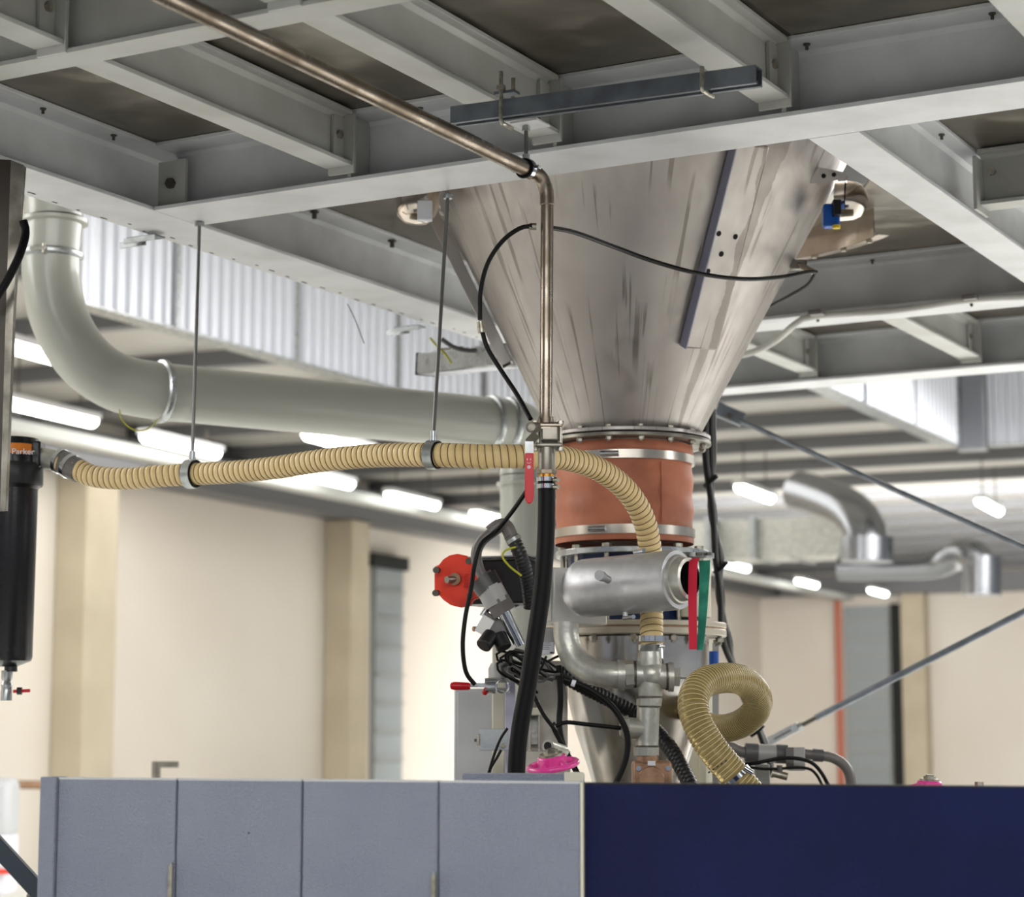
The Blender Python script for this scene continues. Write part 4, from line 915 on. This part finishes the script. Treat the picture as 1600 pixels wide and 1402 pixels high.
# ================================================================== BIG CLEAR LOOPED HOSE
lh = thing('looped_hose', 'translucent amber spiral hose making a full loop above the blue panel', 'hose', P(1160, 1225, 5.4))
lp = [P(1190, 1262, 5.42), P(1168, 1236, 5.42), P(1140, 1203, 5.42), P(1112, 1168, 5.42), P(1090, 1130, 5.43), P(1083, 1096, 5.45), P(1096, 1070, 5.5), P(1126, 1060, 5.57), P(1158, 1063, 5.66), P(1180, 1082, 5.76), P(1183, 1106, 5.86),
      P(1165, 1127, 5.95), P(1135, 1138, 6.05), P(1105, 1134, 6.18), P(1082, 1112, 6.32), P(1068, 1085, 6.42), P(1050, 1068, 6.48), P(1034, 1082, 6.52), P(1024, 1110, 6.54)]
path = spline(lp, .002)
part('hose_wall', ribbed(path, R(23, 5.5), .0105, .0018, 28), 'hose_clear', lh, sharp=80)
part('spiral_rib', helix(path, R(23, 5.5) + .0004, .0105, .0010, 5), 'hose_clear_rib', lh)
part('hose_clamp', MB().lathe([(R(25, 5.42), -.006), (R(26, 5.42), -.006), (R(26, 5.42), .006), (R(25, 5.42), .006)], P(1150, 1214, 5.42), P(1168, 1236, 5.42) - P(1140, 1203, 5.42), 32, loop=True), 'chrome', lh)
part('clamp_screw', MB().cyl(P(1163, 1200, 5.37), P(1176, 1208, 5.37), .007, n=12), 'chrome', lh)
dirm = (P(1140, 1203, 5.42) - P(1112, 1168, 5.42)).normalized()
for k in range(5):
    q = P(1108 + k * 6.5, 1207 - k * 4.5, 5.372 - .002 * (2 - abs(k - 2))); part('print_mark', MB().box(q, (.006, .0015, .004), (V((.8, 0, .55)), V((0, 1, 0)), V((-.55, 0, .8)))), 'print_ink', lh)

# ================================================================== RIGHT PLASTIC VALVE
RY = 6.6
pv = thing('plastic_valve', 'grey plastic union valve lying behind the looped hose', 'valve', P(1195, 1200, RY))
part('inlet_elbow', MB().tube(spline([P(1130, 1180, RY), P(1140, 1168, RY), P(1155, 1174, RY), P(1168, 1177, RY)], .01), R(9, RY), 20), 'plastic_grey', pv)
part('union_nut', MB().cyl(P(1164, 1176, RY), P(1184, 1177, RY), R(15, RY), n=14), 'cable_grey', pv)
part('clear_body', MB().cyl(P(1184, 1177, RY), P(1212, 1178, RY), R(14, RY), n=28), 'plastic_lightgrey', pv)
part('union_nut', MB().cyl(P(1212, 1178, RY), P(1230, 1179, RY), R(15, RY), n=14), 'cable_grey', pv)
part('solenoid', MB().box(P(1243, 1186, RY - .02), (R(26, RY), .06, R(36, RY))), 'plastic_lightgrey', pv, bevel=.003)
part('side_plate', MB().box(P(1234, 1184, RY - .055), (R(12, RY), .006, R(30, RY))), 'plastic_grey', pv)
part('hose_tail', MB().cyl(P(1256, 1178, RY), P(1272, 1180, RY), R(8, RY), n=20), 'plastic_grey', pv)
part('hose_nut', MB().cyl(P(1270, 1180, RY), P(1286, 1181, RY), R(10, RY), n=12), 'cable_grey', pv)
tubing('rubber_hose', [P(1282, 1181, RY), P(1300, 1184, RY), P(1318, 1195, RY), P(1328, 1213, RY), P(1332, 1250, RY)], R(8, RY), 'plastic_grey', 'short grey hose bending down at the right end of the plastic valve', 'hose', 20)
tubing('control_cable', [P(1158, 1195, RY - .1), P(1180, 1193, RY - .12), P(1215, 1186, RY - .12), P(1242, 1185, RY - .12), P(1268, 1192, RY - .12), P(1285, 1210, RY - .12), P(1300, 1240, RY - .12)], .006, 'cable_black', 'black cable arching in front of the plastic valve and down behind the blue panel', 'cable')
tubing('control_cable', [P(1160, 1198, RY - .1), P(1200, 1202, RY - .1), P(1255, 1200, RY - .1), P(1275, 1210, RY - .1), P(1290, 1240, RY - .1)], .0045, 'cable_black', 'thin black cable running straight under the plastic valve', 'cable')
t = thing('needle_valve', 'small nickel needle valve under the plastic valve', 'valve', P(1218, 1215, RY - .1))
part('body', MB().cyl(P(1206, 1208, RY - .1), P(1230, 1214, RY - .1), .012, n=14), 'bolt_zinc', t)
part('stem', MB().cyl(P(1218, 1212, RY - .1), P(1218, 1196, RY - .1), .009, n=10), 'cable_grey', t)
single('grey_post', MB().box(P(1190, 1230, 6.8), (R(24, 6.8), .05, R(70, 6.8))), 'plastic_lightgrey', 'short grey post under the plastic valve', 'post', bevel=.003)
tubing('corrugated_hose', [P(870, 1050, 6.1), P(915, 1075, 6.15), P(960, 1098, 6.2), P(1000, 1120, 6.22), P(1040, 1160, 6.1), P(1065, 1200, 6.0), P(1085, 1240, 5.95)], .01, 'rubber_black', 'x', 'hose')
o = [x for x in D.objects if x.name.startswith('corrugated_hose')][0]; D.objects.remove(o)
single('corrugated_hose', ribbed(spline([P(870, 1050, 6.1), P(915, 1075, 6.12), P(960, 1098, 6.15), P(1000, 1120, 6.15), P(1040, 1160, 6.05), P(1062, 1195, 6.0), P(1085, 1240, 5.95)], .003), R(11, 6.0), .013, .003, 20), 'plastic_black', 'black corrugated hose passing behind the galvanised fittings', 'hose', sharp=80)

# ================================================================== LEFT CLUSTER
CY = 5.95
# red disc drive
rd = thing('rotary_drive', 'flat bright red drive cover with a shaft stub, left of the black hose', 'drive', P(718, 950, CY))
Xr = V((.82, .57, 0)).normalized(); nr = V((.57, -.82, 0)).normalized() * 1.0
def rp(x, y): return ((x - 718) * CY / FPX / .9, -(y - 910) * CY / FPX)
out = []
for x, y in ((683, 885), (690, 882), (696, 874), (706, 868), (718, 866), (730, 869), (738, 876), (744, 886), (752, 896), (754, 925), (750, 936), (742, 938), (736, 948), (722, 950), (708, 946), (697, 938), (690, 930), (683, 926)): out.append(rp(x, y))
Xr = V((.93, -.36, 0)).normalized(); nr = V((-.36, -.93, 0)).normalized()
part('cover_plate', MB().prism(out, P(718, 910, CY), Xr, ZX, nr, .018), 'red_paint', rd, bevel=.003)
part('shaft', MB().cyl(P(712, 905, CY - .02), P(698, 906, CY - .045), .010, n=16), 'steel_dull', rd)
part('shaft_hub', MB().cyl(P(713, 905, CY - .01), P(710, 905, CY - .03), .017, n=20), 'bronze', rd)
for x, y in ((684, 891), (683, 927), (735, 877), (737, 931)): part('cover_screw', MB().cyl(P(x, y, CY - .01), P(x - 3, y, CY - .035), .009, n=14), 'bolt_dark', rd)
part('drive_case', MB().box(P(785, 912, CY + .12), (.21, .16, .125), (Xr, -nr, ZX)), 'plastic_black', rd, bevel=.006)
part('case_lid', MB().box(P(785, 873, CY + .10), (.22, .15, .004), (Xr, -nr, ZX)), 'zinc', rd)
part('motor', MB().cyl(P(795, 922, CY + .1), P(835, 912, CY + .2), R(30, CY), n=36), mat('motor_navy', (34, 42, 60), .45), rd)
text_part('embossed_text', 'ZETTI', R(9, CY), P(729, 908, CY - .036), V((.05, 0, 1)), V((-1, .36, 0)), 'red_grip', rd)
# pvc bend
pe = thing('plastic_bend', 'grey plastic pipe bend arching over beside the red drive cover', 'pipe', P(775, 960, CY - .12))
YE = CY - .16
part('pipe_arc', MB().tube(spline([P(757, 905, YE), P(748, 888, YE), P(744, 866, YE), P(751, 848, YE), P(766, 834, YE), P(781, 824, YE)], .006), R(8.5, YE), 24), 'plastic_grey', pe)
part('elbow', MB().tube(spline([P(766, 832, YE), P(778, 822, YE), P(790, 822, YE), P(797, 834, YE), P(800, 842, YE)], .006), R(11, YE), 24), 'plastic_grey', pe)
part('union_nut', MB().cyl(P(750, 903, YE), P(764, 921, YE), R(21, YE), n=18), 'cable_grey', pe)
part('union_nut_rear', MB().cyl(P(757, 900, YE), P(768, 919, YE), R(19, YE), n=28), 'plastic_black', pe)
part('union_body', MB().cyl(P(764, 918, YE), P(778, 944, YE), R(21, YE), n=32), 'plastic_lightgrey', pe)
part('hex_end', MB().cyl(P(777, 938, YE), P(789, 958, YE), R(22, YE), n=6), 'plastic_grey', pe)
part('steel_stub', MB().cyl(P(786, 955, YE), P(812, 1008, YE + .02), R(10, YE), n=28), 'chrome', pe)
part('hose_cuff', MB().cyl(P(797, 836, YE), P(804, 846, YE), R(11, YE), n=20), 'cable_grey', pe)
part('cuff_clamp', MB().cyl(P(801, 841, YE), P(804, 846, YE), R(12.5, YE), n=24), 'zinc', pe)
single('corrugated_hose', ribbed(spline([P(803, 845, YE), P(812, 865, YE), P(820, 890, YE + .01), P(826, 920, YE + .03), P(829, 950, YE + .05)], .003), R(10, YE), .010, .003, 20), 'plastic_black', 'short black corrugated hose falling from the grey plastic bend', 'hose', sharp=80)
for pts, lb, mt, r in (
    ([P(828, 760, 5.6), P(800, 800, 5.7), P(775, 830, YE - .02), P(752, 850, YE - .06), P(742, 880, YE - .07), P(736, 920, YE - .06), P(727, 965, YE - .06), P(723, 1010, YE - .06), P(728, 1050, YE - .05), P(742, 1070, YE - .04)], 'long thin black cable falling in front of the red drive cover to the red latch', 'cable_black', .0062),
    ([P(806, 855, YE - .02), P(790, 860, YE - .02), P(785, 870, YE - .02), P(796, 885, YE - .02), P(815, 900, YE - .02)], 'thin yellow-green wire looping beside the corrugated hose', 'yellow_wire', .003)):
    tubing('cable', pts, r, mt, lb, 'cable')
for x, y in ((756, 842), (745, 877)): pass
# regulator block
rg = thing('pressure_regulator', 'small grey pressure regulator with two black knobs under the plastic bend', 'regulator', P(775, 1000, CY - .15))
YG = CY - .13
part('regulator_body', MB().box(P(772, 981, YG), (.075, .05, .055), (V((.87, 0, -.5)), V((0, 1, 0)), V((.5, 0, .87)))), 'plastic_grey', rg, bevel=.004)
part('face_plate', MB().box(P(757, 978, YG - .026), (.035, .004, .05), (V((.87, 0, -.5)), V((0, 1, 0)), V((.5, 0, .87)))), 'alu_matt', rg)
part('brass_port', MB().cyl(P(752, 983, YG), P(739, 983, YG - .01), .007, n=12), 'bronze', rg)
part('knob', MB().cyl(P(768, 992, YG - .02), P(755, 1010, YG - .045), .022, n=24), 'plastic_black', rg, bevel=.003)
part('knob', MB().cyl(P(779, 992, YG - .015), P(788, 1013, YG - .03), .022, n=24), 'plastic_black', rg, bevel=.003)
part('air_fitting', MB().cyl(P(753, 963, YG), P(762, 950, YG), .010, n=12), 'zinc', rg)
# red latch
lt = thing('toggle_clamp', 'steel toggle clamp with red grip left of the black hose', 'clamp', P(765, 1085, CY - .1))
YL = CY - .12
part('grip', MB().lathe([(.003, 0), (.009, .003), (.0115, .012), (.0105, .05), (.008, .056)], P(703, 1072, YL), V((1, 0, -.02)), 24, caps=True), 'red_grip', lt)
part('handle', MB().bar(P(735, 1071, YL), P(762, 1071, YL), .006, .012), 'zinc', lt)
for y in (1062, 1066, 1078): part('link', MB().tube(spline([P(758, y, YL - .02), P(775, y - 1, YL - .025), P(793, y, YL - .02), P(796, y + 5, YL - .02)], .008), .0035, 8), 'zinc', lt)
part('u_bolt', MB().torus(P(785, 1072, YL - .03), V((0, 1, 0)), .018, .003, 24, 8), 'chrome', lt)
part('pivot_plate', MB().box(P(766, 1072, YL), (.03, .004, .042)), 'zinc', lt, bevel=.002)
part('pivot_bolt', bolt(MB(), P(766, 1063, YL - .002), V((0, -1, 0)), .008, .006), 'bolt_zinc', lt)
part('pivot_bolt', bolt(MB(), P(766, 1080, YL - .002), V((0, -1, 0)), .008, .006), 'bolt_zinc', lt)
part('stop_tip', MB().cyl(P(757, 1083, YL), P(760, 1078, YL - .01), .008, n=12), 'red_grip', lt)
single('plastic_pot', MB().lathe([(R(20, CY), 0), (R(20, CY), .03), (R(16, CY), .045), (R(4, CY), .05)], P(783, 1062, CY), ZX, 28, caps=True), 'plastic_lightgrey', 'white plastic pot behind the toggle clamp', 'pot')
# control box, columns, bracket
cbx = thing('control_cabinet', 'plain grey upright box behind the black hose above the grey panels', 'cabinet', P(745, 1240, 6.3))
part('cabinet_body', MB().box(P(757, 1160, 6.35), (R(92, 6.3), .2, R(165, 6.3))), 'box_grey', cbx, bevel=.006)
part('front_rim', MB().box(P(757, 1160, 6.24), (R(84, 6.3), .006, R(155, 6.3))), 'box_grey', cbx, bevel=.002)
single('support_column', MB().box(P(779, 1125, 6.22), (R(20, 6.2), .05, R(260, 6.2))), 'cream_paint', 'narrow cream upright behind the toggle clamp', 'post', bevel=.004)
single('support_column', MB().box(P(797, 1150, 6.05), (R(16, 6.1), .03, R(200, 6.1))), mat('pale_violet', (176, 176, 196), .45), 'narrow lilac-grey upright beside the black hose', 'post', bevel=.002)
lb_ = thing('mounting_bracket', 'pale blue-grey sheet bracket with bolt left of the black hose', 'bracket', P(770, 1172, CY - .05))
part('bracket_sheet', MB().box(P(772, 1156, CY - .05), (R(44, CY), .004, R(33, CY))), 'zinc', lb_, bevel=.001)
part('bolt', bolt(MB(), P(786, 1165, CY - .053), V((0, -1, 0)), .008, .006), 'bolt_zinc', lb_)
part('edge_clip', MB().box(P(747, 1156, CY - .055), (.008, .014, .03)), 'bolt_zinc', lb_, bevel=.001)
part('clip_pin', MB().cyl(P(748, 1157, CY - .055), P(741, 1157, CY - .055), .004, n=10), 'bolt_dark', lb_)
tubing('signal_cable', [P(793, 1138, 5.8), P(782, 1155, 5.8), P(772, 1180, 5.8), P(763, 1210, 5.8), P(758, 1230, 5.8)], .0038, 'cable_black', 'thin black cable hanging over the blue-grey bracket', 'cable')
tubing('signal_cable', [P(783, 1172, 5.84), P(776, 1185, 5.84), P(768, 1198, 5.84), P(762, 1215, 5.84)], .0038, 'cable_black', 'thin black cable under the blue-grey bracket', 'cable')
# steel gear housing behind the black hose
gh = thing('gear_housing', 'dull steel housing block between the black hose and the tapered vessel', 'housing', P(845, 1240, 6.15))
part('housing_body', MB().box(P(848, 1140, 6.2), (R(76, 6.2), .12, R(210, 6.2))), 'steel_bright', gh, bevel=.01)
part('base_plate', MB().box(P(848, 1196, 6.08), (R(84, 6.1), .1, R(44, 6.1))), 'steel_bright', gh, bevel=.003)
part('rib', MB().box(P(827, 1140, 6.10), (.007, .05, R(90, 6.1))), 'band_steel', gh)
part('rib', MB().box(P(842, 1140, 6.10), (.005, .05, R(90, 6.1))), 'band_steel', gh)
part('slot_frame', MB().box(P(834, 1142, 6.12), (.030, .01, .085)), 'galv', gh, bevel=.004)
part('top_lug', MB().box(P(835, 1112, 6.08), (.035, .03, .022)), 'cream_paint', gh, bevel=.003)
sn = thing('sensor_box', 'white device label block behind the black hose above the wiring', 'device', P(850, 1022, 6.0))
part('device_case', MB().box(P(850, 1002, 6.02), (.06, .04, .075)), 'plastic_lightgrey', sn, bevel=.004)
part('device_label', MB().box(P(852, 1013, 5.997), (.048, .001, .034)), 'label_white', sn)
for k in range(4): part('print_line', MB().box(P(855 - k, 1005 + k * 3.2, 5.995), (.018 + .006 * (k % 2), .0008, .0012)), 'print_ink', sn)
part('print_block', MB().box(P(862, 1020, 5.995), (.010, .0008, .004)), 'print_ink', sn)
# wiring tangle
random.seed(11)
tg = thing('wiring_loom', 'tangle of thin dark cables coiled behind the black hose', 'cable', P(830, 1060, 5.95))
for k in range(13):
    x0 = random.uniform(772, 800); x1 = random.uniform(850, 880); y0 = random.uniform(1018, 1042); yy = random.uniform(5.86, 6.0)
    part('cable', MB().tube(spline([P(x1, y0 + random.uniform(0, 40), yy), P((x0 + x1) / 2 + 15, y0 + random.uniform(5, 30), yy - .03), P(x0 + 6, y0 + random.uniform(-6, 6), yy - .04), P(x0, y0 + 10, yy - .03), P(x0 + 18, y0 + 18 + random.uniform(0, 10), yy), P((x0 + x1) / 2, y0 + 26 + random.uniform(0, 25), yy + .02)], .012), .0036, 8), 'cable_black' if k % 3 else 'cable_grey', tg)
for pts, r, lb in (([P(873, 1040, 5.95), P(876, 1090, 5.95), P(874, 1130, 5.95), P(880, 1165, 5.93), P(895, 1195, 5.92), P(915, 1235, 5.9)], .0085, 'thick black cable running down left of the tapered vessel'),
                   ([P(881, 1062, 5.8), P(900, 1068, 5.8), P(925, 1080, 5.8), P(950, 1098, 5.8), P(968, 1120, 5.8), P(980, 1150, 5.8), P(978, 1185, 5.8), P(962, 1225, 5.8), P(955, 1240, 5.8)], .0085, 'black cable with a white tag curving under the galvanised elbow'),
                   ([P(868, 1135, 5.84), P(885, 1129, 5.84), P(915, 1132, 5.84), P(970, 1138, 5.84)], .0058, 'straight black tube crossing the tapered vessel to the tee plug'),
                   ([P(833, 1085, 5.9), P(848, 1115, 5.9), P(866, 1140, 5.9), P(880, 1165, 5.9)], .0055, 'thin black cable slanting across the steel housing'),
                   ([P(866, 1130, 5.92), P(864, 1140, 5.9), P(872, 1155, 5.9), P(878, 1170, 5.9)], .004, 'short pale-edged black wire beside the thick cable')):
    tubing('cable', pts, r, 'cable_black', lb, 'cable')
single('cable_tag', MB().cyl(P(893, 1066.5, 5.8), P(899, 1068.6, 5.8), .0098, n=14), 'label_white', 'small white tag sleeve on the black cable', 'tag')
# pink handwheel
def handwheel(c, rr, label, tilt):
    t = thing('handwheel', label, 'handwheel', c, 'pink handwheels')
    ax = V((tilt[0], tilt[1], 1)).normalized(); u_, v_ = frame_of(ax)
    part('rim', MB().torus(c, ax, rr, rr * .17, 48, 14, .8), 'pink_paint', t)
    part('hub', MB().cyl(V(c), V(c) + ax * rr * .42, rr * .66, rr * .62, n=36), 'pink_paint', t, bevel=.004)
    for k in range(5):
        a = 2 * math.pi * k / 5 + .3; e = u_ * math.cos(a) + v_ * math.sin(a)
        part('spoke', MB().cyl(V(c) + ax * rr * .25 + e * rr * .3, V(c) + e * rr * .95, rr * .13, n=12), 'pink_paint', t)
    part('top_washer', MB().cyl(V(c) + ax * rr * .42, V(c) + ax * rr * .52, rr * .5, n=28), 'bolt_zinc', t)
    part('spindle', MB().cyl(V(c) + ax * rr * .5, V(c) + ax * rr * .72, rr * .22, n=16), 'steel_dull', t)
    part('locking_nut', MB().hexp(V(c) + ax * rr * .52, ax, rr * .32, rr * .14), 'bolt_zinc', t)
    return t
handwheel(P(864, 1196, 5.25), R(36, 5.25), 'bright pink handwheel lying over the grey panels beside the black hose', (-.16, -.18))
t = thing('pipe_stub', 'open galvanised pipe stub just above the pink handwheel', 'pipe', P(870, 1175, 5.4))
part('stub', MB().cyl(P(880, 1174, 5.42), P(856, 1166, 5.33), .016, n=24), 'galv', t)
part('stub_mouth', MB().cyl(P(856.2, 1166, 5.331), P(855, 1165.7, 5.328), .010, n=20), 'mouth_black', t)
handwheel(P(1452, 1233, 5.6), R(30, 5.6), 'pink handwheel half hidden behind the top of the blue panel', (.05, -.05))
single('hex_plug', MB().cyl(P(1530, 1240, 5.6), P(1530, 1222, 5.6), R(7, 5.6), n=6), 'bolt_zinc', 'small hexagonal plug peeping over the blue panel at right', 'plug')

# ================================================================== PANELS (machine enclosure)
HP = -.105
def top(px, y): return PH(px, y, HP)
tl = top(66, 1217); tr_ = top(1600, 1230); d = (tr_ - tl); d.z = 0; d.normalize(); nb = V((d.y, -d.x, 0))   # towards the camera
if nb.y > 0: nb = -nb
def along(px):
    a, _ = ray(px, 1222); # intersect vertical plane
    # tl + d*s : x = a*y
    s = (a * tl.y - tl.x) / (d.x - a * d.y); return s
ZT = EYE + HP
def panel(x0, x1, z1, m, name, label, cat, group=None, gap=.0015, th=.03, off=0):
    s0, s1_ = along(x0) + gap, along(x1) - gap
    c = tl + d * ((s0 + s1_) / 2) - nb * (th / 2 - off); c.z = (z1 + .1) / 2
    return s0, s1_, c, MB().box(c, (s1_ - s0, th, z1 - .1), (d, nb, ZX))
G = 'grey hinged panels of the machine enclosure'
for i, (x0, x1, lb, hinge) in enumerate(((91, 276, 'grey textured hinged panel at far left of the enclosure', 1), (277, 472, 'second grey textured panel from the left with a tiny dark hole', 0), (473, 684.5, 'third grey textured panel, sharing a hinge on its right edge', 1), (685.5, 907, 'grey textured panel directly left of the blue panel', 0))):
    t = thing('enclosure_door', lb, 'panel', tl + d * ((along(x0) + along(x1)) / 2) - ZX * 1.4, G)
    s0, s1_, c, mb = panel(x0, x1, ZT, 'cab_grey', '', '', '')
    part('door_leaf', mb, 'cab_grey', t, bevel=.002)
    part('top_rim', MB().box(V((c.x, c.y, ZT + .001)) , (s1_ - s0, .03, .004), (d, nb, ZX)), 'box_grey', t)
    if hinge:
        yh = 1352 if i == 0 else 1368
        q = tl + d * along(x1 - (5 if i == 0 else 5) + 0); z_ = P(x1, yh, q.y).z
        b = MB(); b.cyl(V((q.x, q.y, z_ - .11)) + nb * .004, V((q.x, q.y, z_)) + nb * .004, .0055, n=14)
        hg = part('hinge', b, 'bolt_zinc', t)
        part('hinge_pin', MB().cyl(V((q.x, q.y, z_)) + nb * .004, V((q.x, q.y, z_ + .006)) + nb * .004, .004, n=12), 'zinc', hg)
    if i == 1:
        q = tl + d * along(390); part('key_hole', MB().cyl(V((q.x, q.y, P(390, 1302, q.y).z)), V((q.x, q.y, P(390, 1302, q.y).z)) + nb * .0006, .0018, n=10), 'mouth_black', t)
s0, s1_, c, mb = panel(64, 90.5, ZT + .004, '', '', '', '', th=.05, off=.006)
cpt = thing('corner_post', 'grey corner post at the left end of the panels', 'post', V((c.x, c.y, .1)))
part('post_profile', mb, 'cab_grey', cpt, bevel=.002)
pt2 = MB().box(V((tl.x, tl.y, (ZT + .1) / 2)) - nb * .11, (.02, .12, ZT - .1), (d, nb, ZX))
part('side_sheet', pt2, 'cab_grey', cpt, bevel=.002)
s0, s1_, c, mb = panel(907.5, 911.5, ZT + .001, '', '', '', '', th=.03, off=.004, gap=0)
single('cover_strip', mb, 'cream_paint', 'thin beige cover strip between the grey and blue panels', 'strip')
s0, s1_, c, mb = panel(912, 1720, ZT - .001, '', '', '', '')
t = thing('enclosure_panel', 'long dark blue textured panel filling the lower right', 'panel', V((c.x, c.y, .1)))
part('panel_sheet', mb, 'cab_blue', t, bevel=.002)
part('top_rim', MB().box(V((c.x, c.y, ZT)), (s1_ - s0, .03, .003), (d, nb, ZX)), 'plastic_black', t)
q = P(893, 1216, 4.9)
single('beige_clip', MB().box(P(897, 1214, 4.6), (R(30, 4.6), .03, R(14, 4.6))), 'cream_paint', 'small beige clip block at the joint of grey and blue panels', 'clip', bevel=.002)
single('top_slab', MB().box(P(818, 1216, 4.95), (R(178, 4.95), .10, R(14, 4.95)), (d, nb, ZX)), 'cab_grey', 'low grey slab on which the black hose ends, behind the grey panels', 'slab', bevel=.002)
mbb = MB().box(V((c.x - 1.0, 6.2, .62)), (3.2, 2.2, 1.22)); 
single('machine_base', MB().box(V((.3, 6.3, .62)), (3.0, 2.0, 1.2)), 'steel_dull', 'dark machine base hidden behind the grey and blue panels', 'machine', bevel=.01)
# left background bits
single('pipe_post', MB().tube([P(244, 1235, 9.0), P(244, 1190, 9.0)], R(7, 9.0), 16), 'steel_dull', 'short dark pipe post rising above the left grey panels', 'post')
single('pipe_outlet', MB().cyl(P(248, 1195, 9.0), P(279, 1195, 9.0), R(5, 9.0), n=16), 'steel_dull', 'short horizontal outlet pipe on the dark pipe post', 'pipe')
t = thing('grey_locker', 'blurred grey wall cabinet at the lower left edge', 'cabinet', P(0, 1420, 14))
part('locker_body', MB().box(P(-8, 1262, 14), (R(64, 14), .3, R(90, 14))), 'box_grey', t, bevel=.05)
part('lower_body', MB().box(P(-8, 1350, 14), (R(56, 14), .3, R(90, 14))), 'label_white', t, bevel=.02)
part('red_stripe', MB().box(P(2, 1362, 13.8), (R(30, 14), .02, R(8, 14))), 'red_paint', t)
single('wall_rail', MB().cyl(P(10, 1226, 15), P(120, 1228, 15), .03, n=12), 'bronze', 'thin brownish rail behind the left corner post', 'rail')
single('diagonal_bar', MB().bar(P(-20, 1305, 4.9), P(90, 1425, 4.9), .03, R(26, 4.9)), mat('teal_dark', (44, 56, 66), .4), 'dark blue-grey diagonal bar in the bottom left corner', 'bar', bevel=.003)
